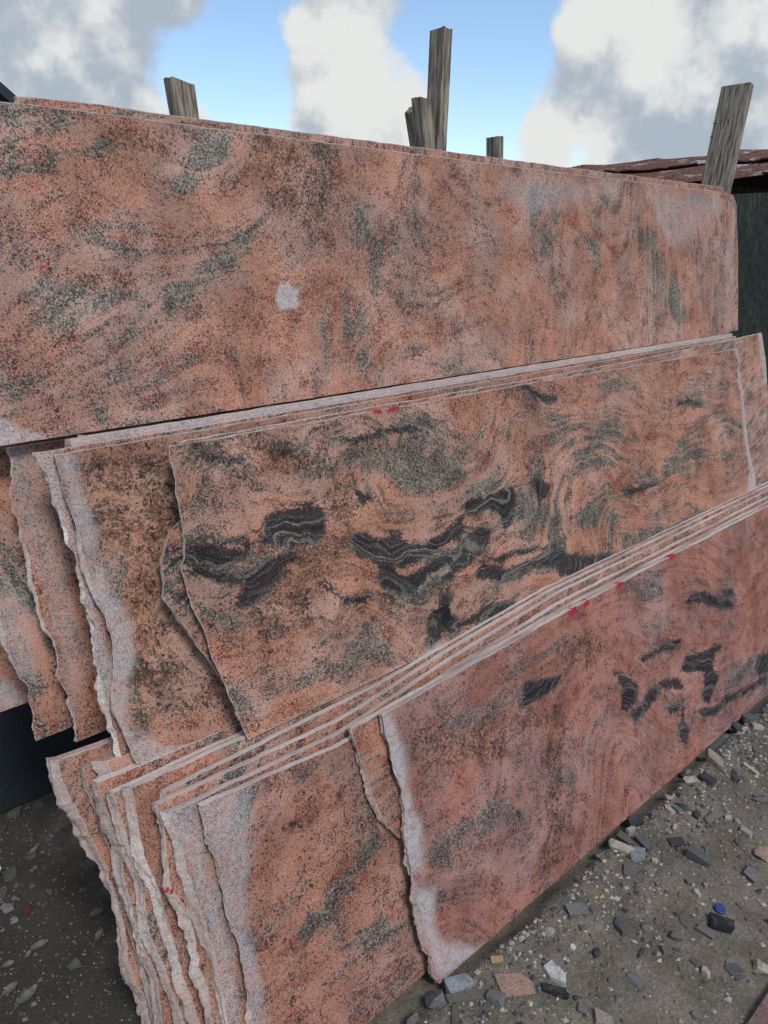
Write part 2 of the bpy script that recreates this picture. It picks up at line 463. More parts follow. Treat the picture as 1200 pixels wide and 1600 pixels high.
# ------------------------------------------------------------------ traced stone figure of each slab, in metres:
# par = (foot y, foot z, lean in degrees); all points are (x along the row, distance up the slab face)
FEAT = {
    'B0': {'par':(0.844,0.0,18.0),'left':[(0.919,0.659),(0.918,0.606),(0.916,0.542),(0.924,0.486),(0.917,0.438),(0.906,0.393),(0.9,0.343),(0.9,0.292),(0.901,0.228),(0.906,0.167),(0.903,0.12),(0.91,0.071),(0.907,0.024),(0.917,-0.002)],'paint':[(2.196,0.677),(1.88,0.671),(1.638,0.667),(1.708,0.668),(1.726,0.697)],'dark':[[(2.26,0.522),(2.36,0.506),(2.439,0.459),(2.54,0.416),(2.548,0.389),(2.429,0.431),(2.336,0.479),(2.24,0.505)],[(2.492,0.471),(2.555,0.46),(2.571,0.431),(2.5,0.448)],[(2.031,0.417),(2.072,0.421),(2.162,0.401),(2.151,0.386),(2.077,0.394),(2.028,0.408),(1.976,0.409),(1.927,0.412),(1.925,0.427),(1.968,0.422)],[(2.13,0.301),(2.183,0.334),(2.267,0.319),(2.357,0.31),(2.422,0.291),(2.402,0.279),(2.364,0.284),(2.335,0.248),(2.357,0.193),(2.326,0.173),(2.269,0.141),(2.239,0.168),(2.273,0.224),(2.273,0.247),(2.209,0.279)],[(1.387,0.545),(1.456,0.533),(1.526,0.51),(1.502,0.494),(1.426,0.493),(1.355,0.496),(1.374,0.515)],[(1.778,0.433),(1.817,0.409),(1.855,0.377),(1.881,0.346),(1.859,0.314),(1.807,0.304),(1.782,0.317),(1.794,0.353),(1.817,0.371),(1.791,0.402)],[(1.842,0.262),(1.824,0.28),(1.888,0.288),(1.933,0.312),(1.998,0.315),(2.098,0.288),(2.127,0.25),(2.051,0.273),(2.006,0.298),(1.959,0.273),(1.891,0.259)],[(2.632,0.121),(2.661,0.153),(2.752,0.141),(2.731,0.084),(2.659,0.094)],[(2.207,0.139),(2.288,0.106),(2.386,0.114),(2.546,0.083),(2.707,0.069),(2.711,0.054),(2.54,0.066),(2.395,0.09),(2.296,0.085),(2.215,0.119)],[(2.02,0.216),(2.099,0.206),(2.087,0.191),(2.026,0.196)],[(2.062,0.137),(2.087,0.148),(2.115,0.211),(2.1,0.142),(2.12,0.097),(2.09,0.072),(2.068,0.09)]],'grey':[[(1.911,0.672),(2.106,0.651),(2.098,0.582),(1.971,0.592)],[(1.95,0.523),(2.123,0.494),(2.138,0.453),(1.999,0.478)],[(1.35,0.6),(1.47,0.61),(1.599,0.62),(1.583,0.601),(1.46,0.577),(1.344,0.579)],[(2.416,0.202),(2.669,0.175),(2.731,0.084),(2.392,0.131)],[(1.097,0.55),(1.206,0.559),(1.368,0.54),(1.526,0.51),(1.576,0.478),(1.324,0.511),(1.223,0.507)],[(0.906,0.314),(1.035,0.33),(1.245,0.296),(1.278,0.232),(1.117,0.247),(1.01,0.24)],[(1.422,0.289),(1.507,0.249),(1.506,0.211),(1.454,0.236)]],'white':[[(0.913,0.669),(0.94,0.652),(0.952,0.601),(0.957,0.522),(0.951,0.442),(0.96,0.364),(0.941,0.268),(0.877,0.305)],[(0.897,0.246),(0.955,0.212),(0.936,0.127),(0.942,0.093),(0.982,0.061),(1.026,0.02),(1.076,-0.008),(0.914,-0.009)]],'brown':[[(0.988,0.612),(1.096,0.545),(1.221,0.497),(1.4,0.468),(1.561,0.427),(1.507,0.38),(1.389,0.431),(1.213,0.415),(1.11,0.435),(0.992,0.479),(0.961,0.562)],[(1.467,0.41),(1.546,0.377),(1.461,0.227),(1.396,0.01),(1.315,0.056),(1.386,0.263)],[(1.513,0.564),(1.661,0.587),(1.804,0.518),(1.684,0.488),(1.524,0.504)]],'flow':[[(1.096,0.545),(1.351,0.541)],[(1.031,0.315),(1.172,0.327)],[(1.423,0.294),(1.351,0.146)],[(1.608,0.516),(1.812,0.542)],[(2.088,0.47),(2.254,0.46)],[(2.098,0.247),(2.308,0.211)],[(2.518,0.253),(2.75,0.3)]]},
    'B1': {'par':(0.865,0.0,18.0),'left':[(0.85,0.645),(0.851,0.603),(0.86,0.546),(0.862,0.485),(0.869,0.448),(0.881,0.41),(0.906,0.374),(0.968,0.317)],'grey':[],'white':[],'flow':[[(0.846,0.583),(0.958,0.578)]]},
    'B2': {'par':(0.884,0.0,18.0),'left':[(0.482,0.641),(0.485,0.591),(0.49,0.535),(0.487,0.474),(0.488,0.41),(0.487,0.348),(0.488,0.3),(0.487,0.228),(0.486,0.174)],'grey':[[(0.624,0.294),(0.731,0.332),(0.855,0.396),(0.854,0.352),(0.75,0.286),(0.629,0.24)],[(0.69,0.617),(0.803,0.599),(0.774,0.569),(0.697,0.572)],[(0.703,0.227),(0.844,0.193),(0.855,0.149),(0.718,0.165)],[(0.566,0.619),(0.591,0.615),(0.531,0.384),(0.509,0.366)]],'white':[[(0.48,0.647),(0.507,0.645),(0.588,0.621),(0.55,0.485),(0.509,0.366),(0.517,0.264),(0.516,0.142),(0.476,0.171),(0.481,0.415)]],'brown':[[(0.645,0.515),(0.705,0.492),(0.688,0.467),(0.645,0.482)]],'flow':[[(0.597,0.353),(0.814,0.407)],[(0.654,0.202),(0.843,0.236)],[(0.701,0.567),(0.857,0.568)],[(0.814,0.128),(0.896,0.14)]]},
    'B3': {'par':(0.905,0.0,18.0),'left':[(0.435,0.636),(0.437,0.573),(0.444,0.509),(0.446,0.421),(0.444,0.352),(0.446,0.265),(0.443,0.188)],'white':[[(0.427,0.654),(0.483,0.63),(0.489,0.576),(0.484,0.509),(0.488,0.396),(0.471,0.168),(0.434,0.185),(0.446,0.422)]],'flow':[[(0.407,0.349),(0.465,0.419)]]},
    'B4': {'par':(0.927,0.0,18.0),'left':[(0.421,0.645),(0.419,0.603),(0.41,0.536),(0.417,0.492),(0.43,0.448),(0.428,0.355),(0.427,0.269),(0.425,0.183)],'paint':[(0.394,0.476),(0.4,0.212)],'flow':[[(0.413,0.328),(0.473,0.399)]]},
    'B5': {'par':(0.975,0.0,18.0),'left':[(0.399,0.665),(0.396,0.606),(0.389,0.533),(0.402,0.447),(0.404,0.35),(0.404,0.27),(0.408,0.156)],'flow':[[(0.427,0.283),(0.488,0.357)]]},
    'B6': {'par':(0.999,0.0,18.0),'left':[(0.37,0.654),(0.372,0.589),(0.371,0.512),(0.375,0.432),(0.368,0.364),(0.381,0.285),(0.383,0.201),(0.387,0.152)],'flow':[[(0.434,0.261),(0.496,0.335)]]},
    'B7': {'par':(1.03,0.0,18.0),'left':[(0.349,0.666),(0.355,0.603),(0.363,0.528),(0.357,0.461),(0.357,0.382),(0.358,0.308),(0.367,0.237),(0.354,0.15)],'flow':[[(0.443,0.232),(0.506,0.308)]]},
    'B8': {'par':(1.082,0.0,18.0),'left':[(0.348,0.674),(0.348,0.586),(0.355,0.5),(0.354,0.429),(0.352,0.349),(0.355,0.286),(0.359,0.202),(0.352,0.108)],'flow':[[(0.458,0.183),(0.523,0.262)]]},
    'B9': {'par':(1.112,0.0,18.0),'left':[(0.311,0.689),(0.309,0.639),(0.312,0.601),(0.331,0.543),(0.341,0.474),(0.347,0.388),(0.349,0.304),(0.341,0.226),(0.352,0.15),(0.354,0.082)],'flow':[[(0.466,0.155),(0.533,0.235)]]},
    'M0': {'par':(1.167,0.624,15.0),'left':[(0.608,0.635),(0.604,0.604),(0.607,0.57),(0.605,0.536),(0.604,0.504),(0.603,0.465),(0.595,0.414),(0.584,0.398),(0.585,0.371),(0.588,0.317),(0.6,0.259),(0.605,0.203),(0.615,0.15),(0.626,0.101),(0.637,0.049),(0.648,-0.003)],'right':[(3.075,0.619),(3.08,0.541),(3.083,0.449),(3.082,0.344),(3.082,0.238),(3.099,0.154),(3.119,0.082),(3.116,0.015)],'paint':[(1.792,0.637),(1.374,0.64),(1.203,0.631),(1.152,0.633),(1.452,0.661)],'dark':[[(0.587,0.417),(0.603,0.431),(0.614,0.432),(0.663,0.419),(0.683,0.404),(0.729,0.392),(0.733,0.38),(0.696,0.382),(0.69,0.367),(0.658,0.372),(0.627,0.39),(0.594,0.404)],[(0.587,0.387),(0.61,0.389),(0.651,0.369),(0.672,0.355),(0.718,0.342),(0.708,0.326),(0.679,0.331),(0.648,0.354),(0.622,0.367),(0.593,0.374)],[(0.675,0.42),(0.706,0.423),(0.741,0.416),(0.747,0.403),(0.73,0.396),(0.724,0.403),(0.725,0.414),(0.698,0.417)],[(0.718,0.342),(0.744,0.349),(0.784,0.352),(0.825,0.358),(0.848,0.355),(0.851,0.343),(0.826,0.332),(0.803,0.321),(0.796,0.305),(0.764,0.295),(0.745,0.283),(0.716,0.281),(0.694,0.279),(0.685,0.293),(0.695,0.31),(0.707,0.32)],[(0.784,0.453),(0.807,0.46),(0.874,0.457),(0.942,0.447),(0.94,0.407),(0.933,0.374),(0.901,0.37),(0.861,0.377),(0.843,0.372),(0.823,0.384),(0.777,0.399),(0.792,0.418),(0.779,0.441)],[(1.005,0.34),(1.021,0.352),(1.055,0.357),(1.071,0.339),(1.082,0.326),(1.131,0.33),(1.158,0.323),(1.161,0.306),(1.192,0.279),(1.236,0.276),(1.295,0.292),(1.355,0.31),(1.384,0.32),(1.371,0.271),(1.312,0.262),(1.246,0.251),(1.184,0.242),(1.139,0.241),(1.122,0.256),(1.114,0.261),(1.124,0.234),(1.148,0.216),(1.224,0.223),(1.304,0.229),(1.352,0.223),(1.266,0.2),(1.217,0.191),(1.183,0.172),(1.139,0.177),(1.1,0.194),(1.076,0.212),(1.07,0.244),(1.066,0.272),(1.048,0.295),(1.016,0.304)],[(1.038,0.454),(1.081,0.44),(1.083,0.421),(1.065,0.417),(1.046,0.434)],[(1.395,0.341),(1.407,0.353),(1.474,0.348),(1.502,0.354),(1.593,0.35),(1.607,0.326),(1.575,0.27),(1.556,0.25),(1.535,0.236),(1.536,0.261),(1.525,0.294),(1.493,0.313),(1.44,0.311),(1.387,0.323)],[(1.395,0.151),(1.427,0.179),(1.474,0.153),(1.541,0.122),(1.66,0.128),(1.763,0.12),(1.884,0.068),(2.023,0.045),(2.065,0.005),(1.94,0.003),(1.849,0.015),(1.745,0.045),(1.733,0.082),(1.634,0.103),(1.536,0.099),(1.448,0.115),(1.4,0.138)],[(1.453,0.176),(1.589,0.165),(1.746,0.142),(1.749,0.133),(1.587,0.155),(1.476,0.16)],[(1.211,0.096),(1.245,0.108),(1.272,0.123),(1.283,0.102),(1.279,0.067),(1.311,0.045),(1.379,0.047),(1.451,0.049),(1.521,0.033),(1.518,0.022),(1.425,0.014),(1.34,0.024),(1.274,0.028),(1.247,0.049),(1.218,0.024),(1.191,0.01),(1.185,0.035),(1.199,0.077)],[(0.896,0.273),(0.914,0.271),(0.932,0.242),(0.964,0.217),(0.995,0.208),(1.034,0.206),(1.035,0.195),(0.992,0.195),(0.956,0.207),(0.924,0.232),(0.898,0.255)],[(0.853,0.266),(0.865,0.265),(0.86,0.244),(0.875,0.229),(0.857,0.23),(0.847,0.223),(0.83,0.238),(0.845,0.241)],[(1.376,0.258),(1.448,0.27),(1.477,0.244),(1.443,0.211),(1.377,0.186),(1.315,0.168),(1.266,0.165),(1.331,0.205)],[(1.01,0.582),(1.066,0.578),(1.12,0.582),(1.175,0.584),(1.231,0.579),(1.287,0.567),(1.228,0.566),(1.158,0.572),(1.103,0.565),(1.051,0.569)],[(0.668,0.604),(0.7,0.597),(0.726,0.59),(0.764,0.579),(0.752,0.577),(0.725,0.584),(0.694,0.594)],[(1.706,0.633),(1.741,0.614),(1.776,0.591),(1.856,0.574),(1.843,0.564),(1.783,0.577),(1.737,0.598)],[(1.69,0.346),(1.716,0.373),(1.725,0.346),(1.767,0.324),(1.743,0.29),(1.708,0.291),(1.689,0.321)],[(2.141,0.225),(2.247,0.222),(2.356,0.207),(2.283,0.199),(2.15,0.209)],[(2.546,0.45),(2.566,0.472),(2.644,0.468),(2.736,0.439),(2.733,0.426),(2.625,0.455)]],'grey':[[(1.028,0.55),(1.137,0.539),(1.268,0.514),(1.289,0.471),(1.384,0.471),(1.413,0.419),(1.344,0.404),(1.272,0.397),(1.181,0.421),(1.154,0.459),(1.075,0.501),(1.025,0.51)],[(0.886,0.536),(0.991,0.527),(0.987,0.51),(0.896,0.527)],[(1.423,0.388),(1.529,0.391),(1.541,0.364),(1.434,0.362)],[(1.628,0.29),(1.754,0.268),(1.761,0.207),(1.631,0.219)],[(1.872,0.215),(1.965,0.215),(2.081,0.189),(2.067,0.127),(1.884,0.165)],[(1.805,0.447),(1.88,0.442),(2.041,0.443),(2.189,0.435),(2.165,0.388),(1.943,0.425),(1.851,0.413)],[(2.084,0.087),(2.661,0.035),(2.666,-0.016),(2.235,-0.011),(2.073,0.039)],[(1.937,0.399),(2.139,0.328),(2.017,0.337),(1.866,0.384)],[(1.423,0.388),(1.527,0.385),(1.56,0.366),(1.459,0.357)],[(1.778,0.51),(1.896,0.512),(1.955,0.477),(1.8,0.468)],[(2.535,0.335),(2.686,0.294),(2.658,0.169),(2.395,0.251)],[(1.091,0.216),(1.19,0.204),(1.304,0.229),(1.39,0.242),(1.343,0.184),(1.254,0.151),(1.174,0.136),(1.094,0.166)]],'white':[[(3.067,0.632),(3.101,0.63),(3.111,0.366),(3.128,0.23),(3.163,0.005),(3.006,-0.016),(3.078,0.117),(3.059,0.268)],[(0.639,-0.009),(0.833,-0.003),(1.253,0.006),(1.254,-0.01),(0.709,-0.019)],[(1.759,0.01),(2.926,0.015),(2.92,-0.01),(1.817,-0.027)]],'brown':[[(0.779,0.639),(0.881,0.613),(0.987,0.507),(1.043,0.476),(1.023,0.388),(0.943,0.397),(0.958,0.488),(0.864,0.54),(0.761,0.56)],[(0.728,0.275),(0.828,0.283),(0.86,0.319),(0.943,0.397),(0.995,0.353),(0.931,0.263),(0.842,0.215),(0.765,0.201),(0.7,0.156)],[(0.605,0.64),(0.76,0.614),(0.851,0.62),(0.839,0.569),(0.754,0.587),(0.604,0.612)]],'flow':[[(0.609,0.411),(0.72,0.378)],[(0.735,0.306),(0.843,0.348)],[(0.795,0.432),(0.932,0.429)],[(1.039,0.573),(1.242,0.564)],[(1.099,0.311),(1.376,0.328)],[(1.183,0.206),(1.33,0.234)],[(1.029,0.36),(1.176,0.275)],[(1.428,0.334),(1.59,0.335)],[(1.442,0.168),(1.718,0.112)],[(1.269,0.077),(1.426,0.1)],[(1.33,0.128),(1.397,0.199)],[(1.857,0.439),(2.138,0.435)],[(1.847,0.538),(1.727,0.555)],[(2.275,0.348),(2.726,0.321)],[(0.771,0.105),(0.895,0.105)],[(0.727,0.611),(0.835,0.607)]]},
    'M1': {'par':(1.19,0.624,15.0),'left':[(0.649,0.633),(0.619,0.501),(0.585,0.483),(0.566,0.454),(0.554,0.425),(0.545,0.375),(0.537,0.351),(0.562,0.303),(0.584,0.249),(0.621,0.152),(0.656,0.037)],'right':[(3.368,0.661),(3.381,0.55),(3.369,0.384),(3.358,0.16),(3.362,0.001)],'dark':[[(0.556,0.421),(0.559,0.428),(0.597,0.429),(0.605,0.427),(0.595,0.421),(0.567,0.417)],[(0.552,0.406),(0.565,0.41),(0.598,0.412),(0.597,0.399),(0.571,0.398),(0.553,0.402)],[(0.542,0.356),(0.553,0.355),(0.587,0.335),(0.588,0.315),(0.567,0.319),(0.562,0.334)]],'grey':[],'white':[[(3.333,0.677),(3.435,0.67),(3.426,0.49),(3.344,0.443)]],'flow':[[(0.557,0.404),(0.602,0.419)]]},
    'M2': {'par':(1.237,0.624,15.0),'left':[(0.417,0.638),(0.419,0.595),(0.424,0.539),(0.427,0.501),(0.422,0.452),(0.432,0.399),(0.437,0.359),(0.443,0.311),(0.439,0.254),(0.428,0.191),(0.42,0.155),(0.417,0.116),(0.417,0.075),(0.427,0.03),(0.439,-0.003)],'grey':[[(0.458,0.411),(0.506,0.398),(0.481,0.342),(0.45,0.329)],[(0.468,0.207),(0.495,0.197),(0.468,0.13),(0.477,0.066),(0.438,0.1)]],'white':[[(0.426,0.632),(0.444,0.634),(0.452,0.552),(0.451,0.43),(0.477,0.274),(0.478,0.226),(0.45,0.178),(0.439,0.13),(0.439,0.082),(0.471,0.041),(0.525,0.007),(0.572,-0.011),(0.446,-0.018),(0.407,0.114),(0.438,0.275),(0.426,0.437)]],'brown':[[(0.441,0.619),(0.613,0.611),(0.645,0.534),(0.615,0.458),(0.55,0.333),(0.57,0.26),(0.56,0.16),(0.523,0.107),(0.448,0.096),(0.465,0.219),(0.506,0.299),(0.49,0.431),(0.448,0.487)],[(0.495,0.303),(0.572,0.272),(0.562,0.172),(0.498,0.105),(0.453,0.064),(0.435,0.113),(0.473,0.205)]],'flow':[[(0.537,0.368),(0.534,0.234)],[(0.443,0.132),(0.582,0.132)],[(0.528,0.503),(0.611,0.511)]]},
    'M3': {'par':(1.262,0.624,15.0),'left':[(0.399,0.641),(0.403,0.593),(0.404,0.543),(0.411,0.498),(0.41,0.467),(0.418,0.433),(0.419,0.375),(0.421,0.329),(0.416,0.265),(0.408,0.215),(0.408,0.168),(0.411,0.144),(0.409,0.094),(0.41,0.066)],'white':[[(0.393,0.65),(0.432,0.643),(0.438,0.122),(0.388,0.129)]],'flow':[[(0.416,0.522),(0.412,0.396)]]},
    'M4': {'par':(1.286,0.624,15.0),'left':[(0.462,0.646),(0.458,0.558),(0.453,0.429),(0.455,0.296),(0.445,0.164),(0.443,0.039)],'white':[[(0.453,0.672),(4.478,0.711),(4.433,0.511),(1.269,0.599),(0.442,0.599)]],'flow':[[(0.423,0.514),(0.419,0.387)]]},
    'M5': {'par':(1.4,0.624,15.0),'left':[(0.376,0.626),(0.373,0.562),(0.36,0.512),(0.36,0.453),(0.369,0.411),(0.362,0.352),(0.365,0.283),(0.376,0.218),(0.371,0.142),(0.376,0.105),(0.371,0.057),(0.372,-0.001)],'grey':[],'white':[[(0.375,0.631),(0.425,0.617),(0.433,0.457),(0.432,0.3),(0.429,0.184),(0.412,0.109),(0.38,0.046),(0.369,0.051),(0.382,0.231),(0.361,0.474)]],'flow':[[(0.454,0.478),(0.462,0.337)]]},
    'M6': {'par':(1.46,0.624,15.0),'left':[(0.292,0.551),(0.3,0.431),(0.299,0.269),(0.299,0.214),(0.306,0.162),(0.316,0.116),(0.315,0.066),(0.313,-0.001)],'grey':[[(0.319,0.143),(0.354,0.123),(0.341,0.091),(0.317,0.107)],[(0.335,0.429),(0.361,0.374),(0.382,0.295),(0.366,0.275),(0.312,0.328)]],'white':[[(0.315,0.339),(0.351,0.304),(0.348,0.219),(0.332,0.126),(0.304,0.149),(0.292,0.239)]],'flow':[[(0.346,0.419),(0.39,0.338)],[(0.375,0.272),(0.369,0.131)]]},
    'M7': {'par':(1.62,0.624,15.0),'left':[(0.264,0.264),(0.256,0.12),(0.255,0.001)],'white':[[(0.296,0.063),(0.349,0.008),(0.339,-0.008),(0.279,-0.01)]],'flow':[[(0.305,0.102),(0.329,0.031)]]},
    'T0': {'par':(1.53,1.242,10.0),'right':[(3.372,0.601),(3.45,0.597),(3.499,0.575),(3.508,0.5),(3.492,0.391),(3.487,0.253),(3.483,0.141),(3.461,0.058),(3.44,0.002)],'paint':[],'dark':[],'grey':[[(0.491,0.506),(0.541,0.524),(0.59,0.551),(0.658,0.577),(0.71,0.585),(0.71,0.567),(0.652,0.547),(0.573,0.529),(0.519,0.502)],[(0.555,0.592),(0.602,0.614),(0.642,0.624),(0.633,0.611),(0.572,0.587)],[(0.871,0.573),(0.976,0.622),(0.95,0.572),(0.895,0.535),(0.862,0.526)],[(0.612,0.407),(0.684,0.434),(0.666,0.414),(0.622,0.395)],[(0.743,0.256),(0.857,0.329),(0.991,0.421),(1.032,0.429),(0.998,0.364),(0.868,0.301),(0.779,0.248)],[(0.476,0.292),(0.553,0.308),(0.646,0.273),(0.603,0.23),(0.495,0.205),(0.472,0.243)],[(0.741,0.125),(0.78,0.129),(0.769,0.112)],[(1.316,0.483),(1.364,0.477),(1.337,0.372),(1.305,0.38)],[(1.244,0.268),(1.276,0.331),(1.251,0.136),(1.229,0.121)],[(1.298,0.233),(1.32,0.265),(1.293,0.048),(1.27,0.033)],[(1.358,0.364),(1.387,0.372),(1.36,0.23),(1.345,0.239)],[(1.341,0.61),(1.431,0.621),(1.427,0.593)],[(0.485,0.615),(0.518,0.608),(0.49,0.503),(0.462,0.502)],[(0.828,0.511),(0.859,0.513),(0.821,0.471),(0.759,0.455)],[(0.654,0.207),(0.698,0.252),(0.701,0.231),(0.658,0.194)],[(0.587,0.113),(0.603,0.091),(0.585,0.067)],[(1.159,0.191),(1.187,0.238),(1.158,0.029),(1.137,0.031)],[(0.556,0.057),(0.575,0.054),(0.56,0.009),(0.541,0.019)],[(0.397,0.108),(0.413,0.1),(0.403,0.052),(0.392,0.053)],[(2.701,0.433),(2.829,0.441),(2.86,0.364),(2.954,0.264),(3.052,0.146),(3.075,0.08),(2.955,0.081),(2.883,0.16),(2.791,0.243),(2.706,0.364)],[(3.09,0.569),(3.172,0.583),(3.269,0.571),(3.311,0.553),(3.142,0.544)],[(2.352,0.406),(2.449,0.386),(2.431,0.297),(2.362,0.309)]],'white':[[(1.048,0.281),(1.076,0.286),(1.088,0.269),(1.117,0.272),(1.095,0.253),(1.107,0.237),(1.09,0.222),(1.047,0.222),(1.032,0.244)],[(0.347,0.06),(0.368,0.05),(0.398,0.027),(0.448,0.002),(0.357,-0.001),(0.335,-0.0)]],'brown':[[(1.0,0.617),(1.289,0.613),(1.257,0.411),(1.175,0.41),(1.053,0.422),(1.007,0.563)],[(0.664,0.605),(0.817,0.607),(0.806,0.549),(0.748,0.551),(0.669,0.563)]],'dust':[[(3.445,0.538),(3.524,0.575),(3.547,0.322),(3.507,0.076),(3.425,0.024),(3.396,0.075),(3.429,0.323)],[(3.445,0.538),(3.524,0.575),(3.547,0.322),(3.507,0.076),(3.425,0.024),(3.396,0.075),(3.429,0.323)],[(1.895,0.58),(2.572,0.6),(2.558,0.553),(2.343,0.507),(2.039,0.472),(1.888,0.524)],[(2.781,0.586),(3.371,0.588),(3.368,0.51),(2.973,0.364),(2.829,0.435)],[(0.69,0.095),(0.78,0.086),(0.743,0.054),(0.701,0.073)]],'flow':[[(0.523,0.523),(0.712,0.579)],[(0.614,0.351),(0.689,0.389)],[(0.736,0.257),(0.877,0.35)],[(0.872,0.322),(1.011,0.436)],[(1.049,0.451),(1.088,0.569)],[(1.197,0.425),(1.233,0.579)],[(1.158,0.062),(1.174,0.222)],[(1.375,0.179),(1.413,0.43)],[(1.638,0.255),(1.663,0.435)],[(1.935,0.285),(2.007,0.481)],[(2.266,0.127),(2.346,0.342)],[(2.689,0.151),(2.708,0.387)],[(3.221,0.467),(3.208,0.206)],[(0.563,0.096),(0.705,0.094)]]},
    'T1': {'par':(1.565,1.242,10.0),'left':[(0.532,0.64),(0.512,0.472)],'right':[(3.477,0.629),(3.564,0.623),(3.601,0.586),(3.614,0.392),(3.605,0.105)],'flow':[[(0.535,0.526),(0.728,0.584)],[(1.405,0.175),(1.445,0.431)]]}
}

